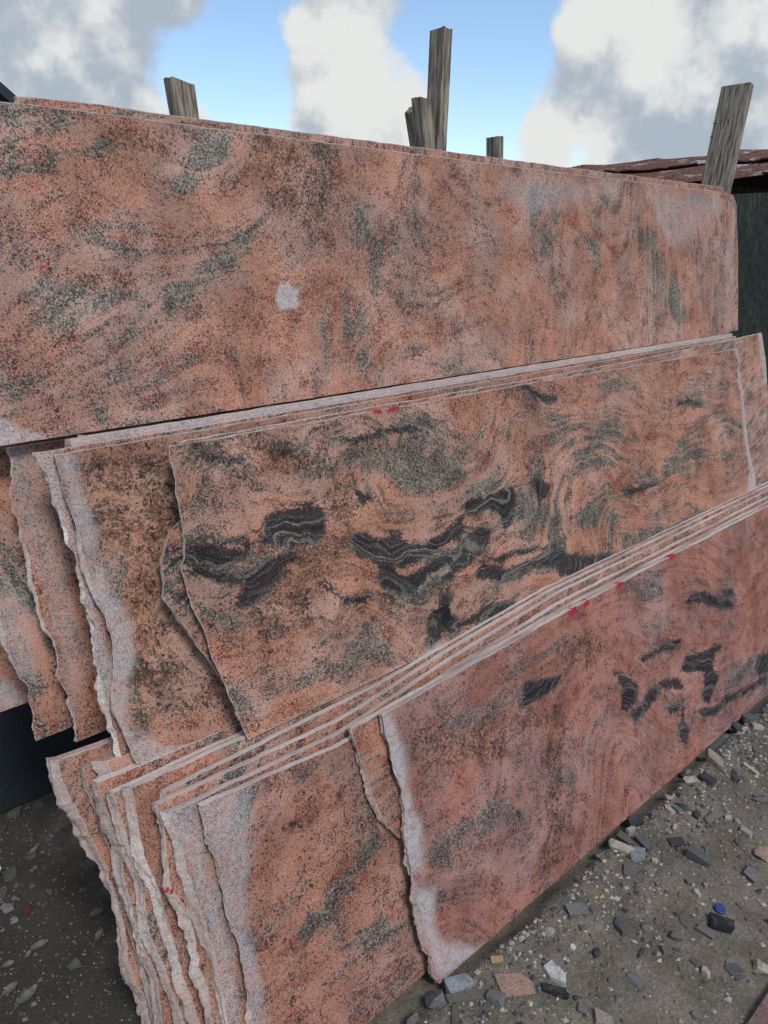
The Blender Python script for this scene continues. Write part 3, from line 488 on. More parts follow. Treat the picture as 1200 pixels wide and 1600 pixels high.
STONES = [
    (1.136, 0.685, 0.076, 0.04, 0.018, -1.74, 'shard', 'white', 'stone_chip', 'flat white marble offcut beside a black stone bar'),
    (1.043, 0.725, 0.08, 0.05, 0.012, -0.62, 'tile', 'pink', 'tile_piece', 'flat salmon pink tile piece lying on the dirt'),
    (1.099, 0.656, 0.061, 0.016, 0.016, -1.09, 'block', 'black', 'stone_bar', 'black stone bar touching the white marble offcut'),
    (0.981, 0.733, 0.042, 0.022, 0.024, -1.28, 'block', 'grey', 'stone_cube', 'grey stone cube beside the pink tile piece'),
    (0.946, 0.776, 0.094, 0.02, 0.008, -0.53, 'block', 'greybrown', 'stone_strip', 'half buried grey stone strip below the blue grey chip'),
    (0.884, 0.765, 0.058, 0.015, 0.012, -2.43, 'block', 'greybrown', 'stone_strip', 'narrow brownish stone strip pointing away from the rough grey rock'),
    (0.88, 0.817, 0.067, 0.05, 0.04, -0.95, 'round', 'rock', 'rock', 'rough grey rock against the foot of the slab'),
    (0.948, 0.814, 0.063, 0.034, 0.022, -0.34, 'block', 'bluegrey', 'stone_chip', 'pale blue grey speckled chip under the slab corner'),
    (1.061, 0.793, 0.028, 0.015, 0.014, -0.72, 'block', 'yellow', 'stone_chip', 'small yellowish brown stone chip alone on dark dirt'),
    (0.813, 0.827, 0.047, 0.022, 0.018, 0.1, 'shard', 'grey', 'stone_chip', 'pointed grey stone shard beside the rough rock'),
    (1.592, 0.787, 0.055, 0.022, 0.02, -1.36, 'block', 'cream', 'stone_bar', 'cream rectangular stone bar with sharp edges'),
    (1.605, 0.746, 0.04, 0.034, 0.026, -0.9, 'block', 'bluegrey', 'stone_chip', 'speckled blue grey granite cube beside the cream bar'),
    (1.656, 0.759, 0.058, 0.022, 0.022, -1.71, 'block', 'slate', 'stone_bar', 'long slate grey stone bar behind the cream bar'),
    (1.725, 0.82, 0.041, 0.036, 0.026, -0.53, 'block', 'dark', 'stone_cube', 'dark blue grey stone cube against the slab foot'),
    (1.67, 0.808, 0.036, 0.02, 0.022, -0.22, 'shard', 'pale', 'stone_chip', 'pale triangular chip between dark cube and slate bar'),
    (1.612, 0.831, 0.045, 0.022, 0.018, -0.01, 'round', 'pale', 'stone_chip', 'pale rounded stone tight against the slab'),
    (1.542, 0.817, 0.042, 0.034, 0.01, -0.89, 'round', 'grey', 'stone_chip', 'flat rounded grey flake tucked under the slab edge'),
    (1.631, 0.802, 0.038, 0.018, 0.018, -1.7, 'block', 'greybrown', 'stone_chip', 'brown grey block wedged behind the cream bar'),
    (2.158, 0.795, 0.104, 0.038, 0.026, -2.18, 'shard', 'beige', 'stone_wedge', 'long beige wedge of stone with a broad end'),
    (2.013, 0.796, 0.05, 0.036, 0.03, -0.97, 'round', 'cream', 'stone_block', 'cream and grey broken block near slab foot'),
    (2.065, 0.833, 0.058, 0.034, 0.026, -0.27, 'round', 'grey', 'stone_block', 'grey lump between slab foot and cream block'),
    (2.054, 0.768, 0.045, 0.026, 0.022, -1.67, 'block', 'dark', 'stone_block', 'dark angular block beside the beige wedge'),
    (1.892, 0.809, 0.036, 0.026, 0.02, -1.41, 'round', 'beige', 'stone_chip', 'beige rounded chip below the cream and grey block'),
    (1.88, 0.763, 0.045, 0.03, 0.02, -1.3, 'round', 'dark', 'stone_chip', 'dark grey humped stone beside two small bars'),
    (1.839, 0.778, 0.036, 0.012, 0.012, -1.85, 'block', 'cream', 'stone_bar', 'small cream bar lying beside a grey twin'),
    (1.858, 0.768, 0.04, 0.012, 0.012, -1.82, 'block', 'grey', 'stone_bar', 'small grey bar lying beside a cream twin'),
    (1.72, 0.628, 0.067, 0.026, 0.034, -1.47, 'block', 'slate', 'stone_bar', 'large tilted slate green bar with a dark underside'),
    (1.737, 0.699, 0.04, 0.026, 0.012, -0.54, 'block', 'dark', 'stone_chip', 'dark flat square chip beyond the slate green bar'),
    (1.91, 0.677, 0.052, 0.022, 0.016, -0.3, 'block', 'grey', 'stone_chip', 'grey rectangular chip alone on open dirt'),
    (2.094, 0.614, 0.061, 0.04, 0.03, -1.05, 'round', 'rock', 'rock', 'dark layered grey rock at the dirt margin'),
    (1.875, 0.509, 0.063, 0.06, 0.032, -0.83, 'round', 'peach', 'rock', 'large peach coloured rounded stone'),
    (1.874, 0.577, 0.046, 0.03, 0.02, -0.4, 'round', 'greybrown', 'stone_chip', 'brown grey lump beside the peach stone'),
    (1.555, 0.488, 0.05, 0.034, 0.022, -1.18, 'block', 'black', 'stone_block', 'black broken block beside the blue disc'),
    (1.512, 0.501, 0.051, 0.02, 0.016, -1.52, 'block', 'grey', 'stone_bar', 'speckled grey bar lying along the black block'),
    (1.511, 0.556, 0.054, 0.03, 0.008, -2.49, 'shard', 'greybrown', 'stone_flake', 'flat brown grey flake half sunk in dirt'),
    (1.324, 0.751, 0.049, 0.03, 0.02, -0.56, 'block', 'grey', 'stone_block', 'grey square block with darker side on open dirt'),
    (1.363, 0.649, 0.036, 0.022, 0.018, -1.9, 'block', 'slate', 'stone_chip', 'slate coloured small cube on open dirt'),
    (1.336, 0.58, 0.044, 0.012, 0.016, -0.04, 'round', 'black', 'stone_chip', 'black curved chip of stone'),
    (1.407, 0.45, 0.029, 0.022, 0.02, -1.39, 'shard', 'cream', 'stone_chip', 'cream pointed chip with flat top'),
    (1.515, 0.371, 0.029, 0.026, 0.02, -1.07, 'block', 'cream', 'stone_chip', 'cream square chip near the corner slab'),
    (1.228, 0.697, 0.02, 0.018, 0.008, -0.99, 'shard', 'white', 'stone_chip', 'small white flake on open dirt'),
    (1.413, 0.61, 0.028, 0.03, 0.016, -1.14, 'round', 'mossgrey', 'stone_chip', 'mossy grey lump beside a small cream pebble'),
    (1.406, 0.573, 0.019, 0.02, 0.018, -1.34, 'round', 'cream', 'pebble', 'small cream pebble beside mossy grey lump'),
    (1.447, 0.548, 0.024, 0.02, 0.016, -1.03, 'block', 'greybrown', 'stone_cube', 'small brown grey cube near mossy lump'),
    (1.389, 0.541, 0.022, 0.02, 0.014, -0.64, 'block', 'greybrown', 'stone_chip', 'dull brown chip sunk in the dirt'),
    (1.465, 0.407, 0.054, 0.05, 0.006, -1.85, 'shard', 'slate', 'stone_flake', 'large flat dusty slate flake level with dirt'),
    (2.488, 0.819, 0.078, 0.036, 0.026, -0.62, 'shard', 'slate', 'stone_slate', 'layered slate grey stone near slab foot'),
    (2.447, 0.779, 0.036, 0.026, 0.018, -0.72, 'block', 'cream', 'stone_chip', 'cream chip in front of the layered slate'),
    (2.398, 0.818, 0.055, 0.03, 0.014, -1.97, 'block', 'dark', 'stone_flake', 'dark flat stone propped beside the layered slate'),
    (2.297, 0.848, 0.079, 0.036, 0.02, -0.04, 'block', 'slate', 'stone_block', 'slate block lying along slab foot'),
    (2.349, 0.841, 0.047, 0.026, 0.02, -0.23, 'round', 'grey', 'stone_chip', 'grey chip between two slate blocks'),
    (2.212, 0.695, 0.057, 0.012, 0.014, -1.81, 'block', 'cream', 'stone_bar', 'thin cream bar on open dirt'),
    (2.165, 0.722, 0.021, 0.022, 0.014, -1.57, 'block', 'grey', 'stone_chip', 'grey chip beside the thin cream bar'),
    (1.942, 0.645, 0.026, 0.022, 0.012, -0.52, 'shard', 'cream', 'stone_chip', 'pale cream chip next to a pinkish one'),
    (1.945, 0.62, 0.021, 0.022, 0.012, -1.38, 'shard', 'beige', 'stone_chip', 'pinkish beige chip next to a pale cream one'),
    (1.471, 0.767, 0.022, 0.022, 0.016, -0.08, 'round', 'beige', 'stone_chip', 'small beige chip on dirt below the slab'),
    (1.623, 0.704, 0.024, 0.022, 0.012, -1.32, 'shard', 'cream', 'stone_chip', 'cream speckled chip beside the blue grey cube'),
    (1.605, 0.573, 0.026, 0.018, 0.012, -2.01, 'shard', 'cream', 'stone_chip', 'cream sliver beside a tiny pale pebble'),
    (1.628, 0.603, 0.019, 0.016, 0.012, -0.72, 'block', 'grey', 'stone_chip', 'grey chip under the tilted slate bar'),
    (1.66, 0.683, 0.052, 0.05, 0.006, -1.33, 'shard', 'greybrown', 'stone_flake', 'broad brown flake flush with the dirt'),
    (1.197, 0.551, 0.021, 0.03, 0.012, -1.24, 'round', 'grey', 'stone_chip', 'grey lump on the dirt near the corner slab'),
    (1.123, 0.544, 0.034, 0.03, 0.02, -1.15, 'block', 'beige', 'stone_chip', 'beige grey block at the open end of dirt'),
    (1.112, 0.588, 0.018, 0.02, 0.012, -1.14, 'block', 'grey', 'stone_chip', 'grey flake behind the beige grey block'),
    (1.302, 0.564, 0.021, 0.01, 0.008, -0.14, 'shard', 'beige', 'stone_chip', 'thin beige splinter on open dirt'),
    (0.296, 1.447, 0.04, 0.03, 0.03, -0.89, 'tri', 'rock', 'stone_chip', 'pointed grey stone standing up on shaded dirt'),
    (0.397, 1.576, 0.047, 0.022, 0.02, -0.29, 'round', 'slate', 'stone_chip', 'rounded slate stone on shaded dirt'),
    (0.399, 1.672, 0.026, 0.022, 0.018, 0.2, 'round', 'slate', 'stone_chip', 'dark rounded stone beside the stack ends'),
    (0.264, 1.836, 0.028, 0.03, 0.02, 0.17, 'block', 'mossgrey', 'stone_block', 'mossy grey block on shaded dirt'),
    (0.268, 1.787, 0.022, 0.016, 0.014, 0.52, 'round', 'mossgrey', 'stone_chip', 'mossy pebble beside a mossy block'),
    (0.301, 1.759, 0.023, 0.022, 0.012, -0.26, 'round', 'mossgrey', 'stone_chip', 'flat mossy stone on shaded dirt'),
    (0.262, 1.687, 0.024, 0.02, 0.01, -0.39, 'block', 'brick', 'brick_piece', 'small red brick piece on shaded dirt'),
    (0.466, 2.021, 0.034, 0.024, 0.022, 0.67, 'shard', 'pale', 'stone_chip', 'pale upright chip beneath the black slab'),
    (0.346, 2.081, 0.049, 0.032, 0.018, 0.08, 'shard', 'mossgrey', 'stone_chip', 'mossy flake beneath the black slab'),
    (0.411, 2.069, 0.041, 0.03, 0.016, 0.21, 'shard', 'slate', 'stone_chip', 'dark flake beneath the black slab'),
    (0.226, 1.734, 0.044, 0.03, 0.01, -1.09, 'shard', 'pale', 'stone_chip', 'pale crusty chip on shaded dirt'),
    (0.231, 1.681, 0.03, 0.026, 0.014, -1.11, 'round', 'pale', 'stone_chip', 'pale knobbly stone on shaded dirt'),
    (0.334, 1.878, 0.036, 0.022, 0.008, 0.68, 'shard', 'mossgrey', 'stone_chip', 'dull flake in dark dirt'),
    (0.389, 1.892, 0.026, 0.026, 0.014, 0.53, 'round', 'slate', 'stone_chip', 'dark lump in dark dirt')]
LEAVES = [
    (0.19, 1.435, 0.051, 0.022, 0.38, 'grey green dry leaf with a long stalk'),
    (0.252, 1.556, 0.041, 0.02, -0.08, 'curled pale dry leaf on shaded dirt'),
    (0.373, 1.494, 0.037, 0.016, 0.69, 'small yellowish dry leaf near stack ends'),
    (0.163, 1.479, 0.037, 0.02, 0.26, 'folded brown dry leaf on shaded dirt'),
    (0.18, 1.546, 0.026, 0.016, -0.26, 'twisted grey dry leaf beside stony chips'),
    (0.339, 1.886, 0.034, 0.012, 0.39, 'narrow dull dry leaf on dark dirt'),
    (0.223, 1.544, 0.019, 0.01, 0.43, 'tiny shrivelled dry leaf')]


def ang(x, y, seed=0, octv=3):
    """piecewise linear noise: straight facets with sharp breaks"""
    x, y = np.broadcast_arrays(np.asarray(x, float), np.asarray(y, float))
    out, amp = np.zeros(x.shape), 1.0
    for k in range(octv):
        j = np.floor(y * 1.0)
        fy = y - j
        xx = x * 2.1 ** k
        r = []
        for jj in (j, j + 1):
            xo = xx + hash2(jj, jj * 0 + 3, seed + k) * 7
            i = np.floor(xo); f = xo - i
            r.append(hash2(i, jj, seed + 7 * k) * (1 - f) + hash2(i + 1, jj, seed + 7 * k) * f)
        out += amp * (r[0] * (1 - fy) + r[1] * fy - .5)
        amp *= .5
    return out


def interp_edge(pts, t, default):
    if not pts:
        return np.full_like(t, default)
    p = sorted((b, a) for a, b in pts)
    return np.interp(t, [q[0] for q in p], [q[1] for q in p])


def make_slab(key, label, left=None, right=3.4, top=((0, .65), (4, .65)), res=.012, thick=.0175, seed=1,
              topdust=.62, enddust=.15, rough_l=1.0, rough_r=.6, mat=None, bottom=None, name='granite_slab',
              group='pink granite slabs leaning in three tiers', cat='slab', backoff=0.0, tone=(1, 1, 1), wamt=.75, warp=.030, band=.8, wsharp=1.0, gamt=1.0):
    F = FEAT.get(key, {}) if isinstance(key, str) else key
    y0, z0, lean = F['par']
    lp, rp = F.get('left'), F.get('right')
    hx = np.array([q[0] for q in top]); hh = np.array([q[1] for q in top])
    hmax = float(hh.max())
    nt_ = max(8, int(hmax / min(res, .007 if res < .02 else res)))
    tt = np.linspace(0, 1, nt_ + 1)
    tt = np.unique(np.concatenate([tt[:-1], [1 - .0035 / hmax, 1.0]]))
    tm = tt * hmax
    xl = interp_edge(lp, tm, left)
    xr = interp_edge(rp, tm, right)
    if left is not None and lp: xl = xl + 0
    sc = rough_l
    tj = tm + .05 * fbm(tm * 5, seed * 4.4, seed + 90, 3)
    xl = xl + sc * (.012 * ang(tj * 13, seed * 3.0, seed, 3) + .004 * ang(tj * 90, seed * 2.0, seed + 5, 2))
    xr = xr + rough_r * (.010 * ang(tm * 16, seed * 5.0 + 9, seed, 3) + .004 * ang(tm * 90, seed * 2.0 + 4, seed + 5, 2))
    width = float(np.median(xr - xl))
    ns = max(12, int(width / res))
    ss_ = np.linspace(0, 1, ns + 1)
    e = .0025 / width
    ss_ = np.unique(np.concatenate([[0, e, 3 * e], ss_[(ss_ > 4 * e) & (ss_ < 1 - 4 * e)], [1 - 3 * e, 1 - e, 1]]))
    ns = len(ss_) - 1
    X = xl[:, None] + (xr - xl)[:, None] * ss_[None, :]
    H = np.interp(X, hx, hh) + .0022 * fbm(X * 30, seed * 7.7, seed + 2, 3) + .006 * np.minimum(0, vnoise(X * 11, seed * .9, seed + 8) + .22)
    BT = .0012 * fbm(X * 25, seed * 2.2, seed + 3, 2)
    T = BT + (H - BT) * tt[:, None]
    ox = float(xl[0])
    nr, nc = X.shape
    # front face
    V = np.stack([X - ox, np.zeros_like(X), T], -1).reshape(-1, 3)
    idx = np.arange(nr * nc).reshape(nr, nc)
    faces = np.stack([idx[:-1, :-1], idx[:-1, 1:], idx[1:, 1:], idx[1:, :-1]], -1).reshape(-1, 4)
    fx, ft = X.ravel(), T.ravel()
    # side strips (their own vertices): ring of the outline, counter-clockwise seen from the front
    ring = [(0, j) for j in range(nc)] + [(i, nc - 1) for i in range(1, nr)] + [(nr - 1, j) for j in range(nc - 2, -1, -1)] + [(i, 0) for i in range(nr - 2, 0, -1)]
    ri = np.array(ring)
    rx, rt = X[ri[:, 0], ri[:, 1]], T[ri[:, 0], ri[:, 1]]
    isl, isr, ist, isb = ri[:, 1] == 0, ri[:, 1] == nc - 1, ri[:, 0] == nr - 1, ri[:, 0] == 0
    nx = np.where(isl, -1.0, np.where(isr, 1.0, 0.0)); nt2 = np.where(ist, 1.0, np.where(isb, -1.0, 0.0))
    amp = np.where(isl, rough_l, np.where(isr, rough_r, 0.12))
    L = 6
    SV, layer = [], []
    for k in range(L):
        f = k / (L - 1)
        along = np.where(isl | isr, rt, rx)
        d = amp * (.030 * ang(along * 7, seed * 1.0 + f * 1.6, seed + 31, 2) + .012 * ang((along + .04 * fbm(along * 5, seed, seed + 3, 3)) * 22, f * 2.6 + seed, seed + 41, 3) + .006 * ang(along * 95, f * 5.0 + seed, seed + 43, 2)) * min(1, f * 2.2)
        d = d + amp * (.004 * math.sin(math.pi * f)) + np.where(isl, backoff * f, 0)
        SV.append(np.stack([rx - ox + nx * d, np.full_like(rx, thick * f), rt + nt2 * np.where(ist | isb, d * .35, 0)], -1))
        layer.append(np.full(len(rx), f))
    n0 = len(V); nring = len(rx)
    SVa = np.concatenate(SV)
    V = np.concatenate([V, SVa])
    k = np.arange(nring); kn = (k + 1) % nring
    sf = []
    for q in range(L - 1):
        a = n0 + q * nring
        sf.append(np.stack([a + k, a + nring + k, a + nring + kn, a + kn], -1))
    sf = np.concatenate(sf)
    back = [int(n0 + (L - 1) * nring + q) for q in range(nring - 1, -1, -1)]
    me = bpy.data.meshes.new(name)
    me.from_pydata(V.tolist(), [], faces.tolist() + sf.tolist() + [back])
    # ---- figure of the stone
    px = np.concatenate([fx, np.tile(rx, L)]); pt = np.concatenate([ft, np.tile(rt, L)])
    dark = np.full(px.shape, -.12)
    for q in F.get('dark', []):
        dark = np.maximum(dark, poly_sdf(px, pt, q))
    grey = np.zeros_like(px); white = np.zeros_like(px); brown = np.zeros_like(px)
    wob = .030 * fbm(px * 16, pt * 16, seed + 3, 4)
    for q in F.get('grey', []):
        grey = np.maximum(grey, sstep(poly_sdf(px, pt, q) + wob * .7, -.022, .018))
    for q in F.get('brown', []):
        brown = np.maximum(brown, sstep(poly_sdf(px, pt, q) + wob, -.03, .03))
    for q in F.get('white', []):
        white = np.maximum(white, wamt * sstep(poly_sdf(px, pt, q) + wob * .7 * wsharp, -.016 * wsharp, .014 * wsharp))
    for q in F.get('dust', []):
        white = np.maximum(white, .38 * sstep(poly_sdf(px, pt, q) + wob, -.03, .04))
    grey = grey * gamt
    fl = F.get('flow') or [((0, 0), (1, .3))]
    U = np.zeros_like(px); W = np.zeros_like(px); S = np.full(px.shape, 1e-9)
    for (ax, at), (bx, bt) in fl:
        cx, ct = (ax + bx) / 2, (at + bt) / 2
        ln = math.hypot(bx - ax, bt - at) + 1e-9
        dx, dt = (bx - ax) / ln, (bt - at) / ln
        if dx < 0 and abs(dx) > .3: dx, dt = -dx, -dt
        wt = np.exp(-((px - cx) ** 2 + (pt - ct) ** 2) / (2 * .17 ** 2)) + 1e-6
        U += wt * ((px - cx) * dx + (pt - ct) * dt); W += wt * (-(px - cx) * dt + (pt - ct) * dx); S += wt
    U, W = U / S, W / S
    U = U + .02 * fbm(px * 9, pt * 9, seed + 60, 3); W = W + warp * fbm(px * 5.5, pt * 5.5, seed + 61, 4)
    if F.get('dark'):
        wv = .15 * np.exp(-(np.minimum(dark, 0) / .055) ** 2) * (1 - sstep(dark, 0, .01) * .6)
        W = W * (1 - wv) - dark * wv * .9
    paint = np.zeros_like(px)
    for (ax, at) in F.get('paint', []):
        paint = np.maximum(paint, 1 - np.hypot((px - ax) / .034, (pt - at) / .017))
    side = np.concatenate([np.zeros(len(fx)), np.tile((isl | isr) * 1.0, L)])
    stp = np.concatenate([np.zeros(len(fx)), np.tile(ist * 1.0, L)])
    nz = .5 + 1.1 * fbm(px * 5, pt * 3 + seed, seed + 71, 3)
    white = np.where(stp > 0, np.clip(topdust * (.50 + .85 * nz), 0, 1), white)
    white = np.where(side > 0, np.clip((enddust + .10) * (.4 + 1.2 * (.5 + fbm(pt * 6, px * 0 + seed, seed + 9, 2))), 0, 1), white)
    # chipped pale arris along the front edges
    rim = np.zeros((nr, nc)); rim[-1, :] = 1; rim[:, 0] = .9; rim[:, -1] = .9
    rimf = np.concatenate([rim.ravel(), np.zeros(nring * L)])
    white = np.maximum(white, rimf * .75 * (.55 + vnoise(px * 60, pt * 60, seed + 77) + .4))
    ca = np.stack([np.clip(dark, -.12, .05), grey, white, brown], -1).astype(np.float32)
    cb = np.stack([U, W, np.clip(paint, 0, 1), np.maximum(side, stp * .35 + rimf * .35)], -1).astype(np.float32)
    for nm, arr in (('geo_a', ca), ('geo_b', cb)):
        at = me.attributes.new(nm, 'FLOAT_COLOR', 'POINT')
        at.data.foreach_set('color', arr.ravel())
    sm = np.zeros(len(me.polygons), bool)
    me.polygons.foreach_set('use_smooth', sm)
    me.update()
    o = link(name, me, mat or M_GRANITE, loc=(ox, y0, z0), rot=(-R(lean), 0, 0))
    o.color = (*tone, band)
    tag(o, label, cat, group, 'thing')
    return o


# ------------------------------------------------------------------ ground
def ground_z(x, y):
    x, y = np.asarray(x, float), np.asarray(y, float)
    hollow = sstep(y + .012 * fbm(x * 9, y * 9, 3, 2), .80, .862) * sstep(-y, -2.0, -1.75) * sstep(x, .30, .55)   # ground lowered to put a dark gap under the stack
    return .010 * fbm(x * 2.2, y * 2.2, 5, 3) + .0065 * fbm(x * 14, y * 14, 9, 3) - .004 - .038 * hollow


def build_ground():
    def axis(lo, hi, step, far):
        a = list(np.arange(lo, hi, step))
        s, p, n = step, [a[-1]], [a[0]]
        while p[-1] < far:
            s *= 1.35; p.append(p[-1] + s)
        s = step
        while n[-1] > -far:
            s *= 1.35; n.append(n[-1] - s)
        return np.array(n[:0:-1] + a + p[1:])
    xs, ys = axis(-.4, 4.0, .018, 900), axis(-.5, 2.6, .018, 900)
    Xg, Yg = np.meshgrid(xs, ys)
    fade = np.exp(-np.maximum(0, np.hypot(Xg - 1.5, Yg - 1) - 3) / 3)
    Zg = ground_z(Xg, Yg) * fade
    V = np.stack([Xg, Yg, Zg], -1).reshape(-1, 3)
    idx = np.arange(Xg.size).reshape(Xg.shape)
    f = np.stack([idx[:-1, :-1], idx[:-1, 1:], idx[1:, 1:], idx[1:, :-1]], -1).reshape(-1, 4)
    me = bpy.data.meshes.new('ground')
    me.from_pydata(V.tolist(), [], f.tolist())
    me.polygons.foreach_set('use_smooth', np.ones(len(me.polygons), bool))
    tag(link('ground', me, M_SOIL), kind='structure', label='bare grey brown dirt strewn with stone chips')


build_ground()

# ------------------------------------------------------------------ the three tiers of slabs
make_slab('B0', 'foremost lowest-tier slab, long, white bordered left end, black squiggle veins, standing on dirt',
          top=((.9, .657), (1.27, .666), (1.66, .676), (2.2, .681), (3.6, .684)), right=3.55, res=.0055, warp=.03, band=.38, seed=11, topdust=.9, backoff=-.006, tone=(.82,.74,.79), wamt=.85)
make_slab('B1', 'broken slab with curved lower corner wedged behind the foremost lowest-tier slab',
          top=((.8, .645), (1.2, .655), (1.66, .672), (3.6, .684)), right=3.5, seed=12, backoff=-.012, topdust=.9, res=.012, tone=(.9,.84,.82))
make_slab('B2', 'lowest-tier slab with a wide pale blue grey left margin and diagonal grey streaks',
          top=((.4, .641), (.83, .609), (1.2, .648), (1.66, .679), (3.6, .690)), right=3.5, seed=13, band=.7, backoff=-.008, topdust=.9, res=.009, tone=(.83,.79,.80), wamt=.55)
make_slab('B3', 'lowest-tier slab showing a bluish rough end strip behind the pale margined slab',
          top=((.4, .636), (.85, .619), (1.2, .658), (1.66, .693), (3.6, .700)), right=3.5, seed=14, topdust=.9, enddust=.5, backoff=.01, rough_l=.7, tone=(.92,.88,.86), wamt=.6)
make_slab('B4', 'lowest-tier slab with red paint dabs on its wavy broken end',
          top=((.4, .645), (.87, .630), (1.2, .665), (1.66, .695), (3.6, .704)), right=3.5, seed=15, topdust=.9, enddust=.3, backoff=.006, rough_l=.7)
make_slab({'par': (.951, 0., 18.), 'left': [(.43, 0), (.435, .3), (.44, .62)]}, 'thin slab hidden deep in the lowest tier ledge, white sawn top',
          top=((.4, .643), (1, .650), (1.66, .692), (3.6, .70)), right=3.5, seed=16, topdust=1.0, enddust=.3)
make_slab('B5', 'lowest-tier slab with a smooth pinkish grey broken end and white top corner',
          top=((.3, .665), (1, .652), (3.6, .655)), right=3.5, seed=17, topdust=.9, enddust=.45, backoff=.012, rough_l=.65)
make_slab('B6', 'lowest-tier slab with an orange stain near its broken end',
          top=((.3, .654), (1, .652), (3.6, .655)), right=3.5, seed=18, topdust=.9, enddust=.25, backoff=.01, rough_l=.65)
make_slab('B7', 'lowest-tier slab with a pale hatched top end jutting past its neighbours',
          top=((.3, .666), (.8, .652), (3.6, .655)), right=3.5, seed=19, topdust=.85, enddust=.3, backoff=.008, thick=.026, rough_l=.65)
make_slab({'par': (1.057, 0., 18.), 'left': [(.40, 0), (.40, .4), (.385, .69)]}, 'recessed lowest-tier slab whose end sits back between two jutting slabs',
          top=((.3, .688), (.7, .652), (3.6, .655)), right=3.4, seed=20, topdust=.5, enddust=.2)
make_slab('B8', 'lowest-tier slab with a fluted pinkish end next to the rearmost slab',
          top=((.3, .674), (.8, .652), (3.6, .655)), right=3.4, seed=21, topdust=.4, enddust=.2, thick=.028, rough_l=.75, backoff=-.012)
make_slab('B9', 'rearmost visible lowest-tier slab with a stepped knobbly broken end over shaded dirt',
          top=((.3, .689), (.8, .652), (3.6, .655)), right=3.4, seed=22, topdust=.35, enddust=.2, thick=.030, rough_l=.85, backoff=.012)
for k, yy in enumerate((1.165, 1.24, 1.32, 1.41)):
    make_slab({'par': (yy, 0., 18.), 'left': [(.60 + .03 * k, 0), (.61 + .03 * k, .65)]},
              'slab buried inside the lowest tier beneath the overhanging second-tier slabs',
              top=((.3, .652), (3.6, .652)), right=3.3, seed=30 + k, res=.03, thick=.03)

make_slab('M0', 'second-tier front slab with bold swirling black veins and grey bands',
          top=((.5, .635), (.86, .634), (1.17, .631), (1.79, .631), (2.34, .626), (3.2, .619)), res=.005, seed=41, gamt=1.3, band=1.0, warp=.055, topdust=.8, rough_l=.5, backoff=-.013, enddust=.1, tone=(.97,.93,.90), wamt=.8)
make_slab('M1', 'second-tier slab whose broken black striped bump sticks out behind the swirl veined slab',
          top=((.5, .633), (1.2, .636), (2.3, .637), (2.9, .65), (3.4, .661)), res=.009, seed=42, topdust=.8, rough_l=.5, backoff=-.010)
make_slab('M2', 'second-tier slab peppered with dark brown spots, white rounded lower left corner',
          top=((.3, .638), (1.2, .639), (3.4, .645)), right=3.30, res=.008, seed=43, band=.35, topdust=.8, enddust=.5, backoff=-.006, rough_l=.7, wamt=.7, tone=(.95,.93,.88))
make_slab('M3', 'second-tier slab showing only a whitish broken end strip and clipped bottom corner',
          top=((.3, .641), (1.2, .641), (3.4, .647)), right=3.28, seed=44, topdust=.9, enddust=.75, backoff=-.006, wamt=.7)
make_slab('M4', 'second-tier slab with a thick white sawn top edge under the big upper slab',
          top=((.3, .650), (1.2, .652), (3.4, .656)), right=3.3, seed=45, topdust=1.1, enddust=.5, thick=.05)
make_slab({'par': (1.345, .624, 15.), 'left': [(.50, 0), (.52, .64)]}, 'second-tier slab with white dusty top directly under the big upper slab',
          top=((.3, .638), (3.4, .643)), right=3.3, seed=46, topdust=1.1, res=.02, thick=.04)
make_slab('M5', 'second-tier slab with a wavy pale left margin overhanging the black slab',
          top=((.2, .626), (3.4, .635)), right=3.2, seed=47, topdust=.3, enddust=.4, backoff=-.010, res=.009, wamt=.38)
make_slab('M6', 'orange and grey second-tier slab overhanging furthest past the black slab but one',
          top=((.1, .628), (3.4, .635)), right=3.2, seed=48, topdust=.3, enddust=.4, backoff=-.010, res=.009, wamt=.4)
make_slab('M7', 'rearmost second-tier slab with pale lower edge overhanging the black slab',
          left=.10, top=((.0, .628), (3.4, .635)), right=3.1, seed=49, topdust=.3, res=.012)

make_slab('T0', 'big uppermost front slab, salmon and grey, with a white scuffed patch',
          left=.08, top=((.0, .627), (.63, .629), (.88, .625), (1.38, .62), (2.17, .611), (3.6, .600)), res=.0065, seed=51, gamt=1.0, wsharp=.35, band=.55, warp=.014, topdust=.9, rough_r=.8, wamt=.95)
make_slab('T1', 'uppermost slab just behind the scuffed one, rising slightly above it',
          top=((.3, .640), (.66, .651), (.9, .647), (1.4, .644), (2.2, .636), (3.7, .627)), res=.012, seed=52, topdust=.25)
make_slab({'par': (1.60, 1.242, 10.), 'left': [(.7, 0), (.7, .6)]}, 'uppermost hidden slab against the wooden posts',
          top=((.3, .60), (3.7, .60)), right=3.4, res=.03, seed=53, thick=.10)
# timbers the lowest tier stands on
for k, (bx, lab) in enumerate(((1.15, 'timber bearer under the lowest tier close to its broken ends'), (2.75, 'timber bearer under the lowest tier far from its broken ends'))):
    me = bpy.data.meshes.new('timber_bearer')
    V = [(x_ + random.Random(k * 9 + i).uniform(-.004, .004), y_, z_) for i, (x_, y_, z_) in enumerate((x_, y_, z_) for z_ in (-.075, -.003) for y_ in (.875, 1.56) for x_ in (-.05, .05))]
    me.from_pydata(V, [], [(0, 2, 3, 1), (4, 5, 7, 6), (0, 1, 5, 4), (2, 6, 7, 3), (1, 3, 7, 5), (0, 4, 6, 2)])
    tag(link('timber_bearer', me, M_WOOD_DARK, loc=(bx, 0, 0)), lab, 'timber', 'timbers under the lowest tier')
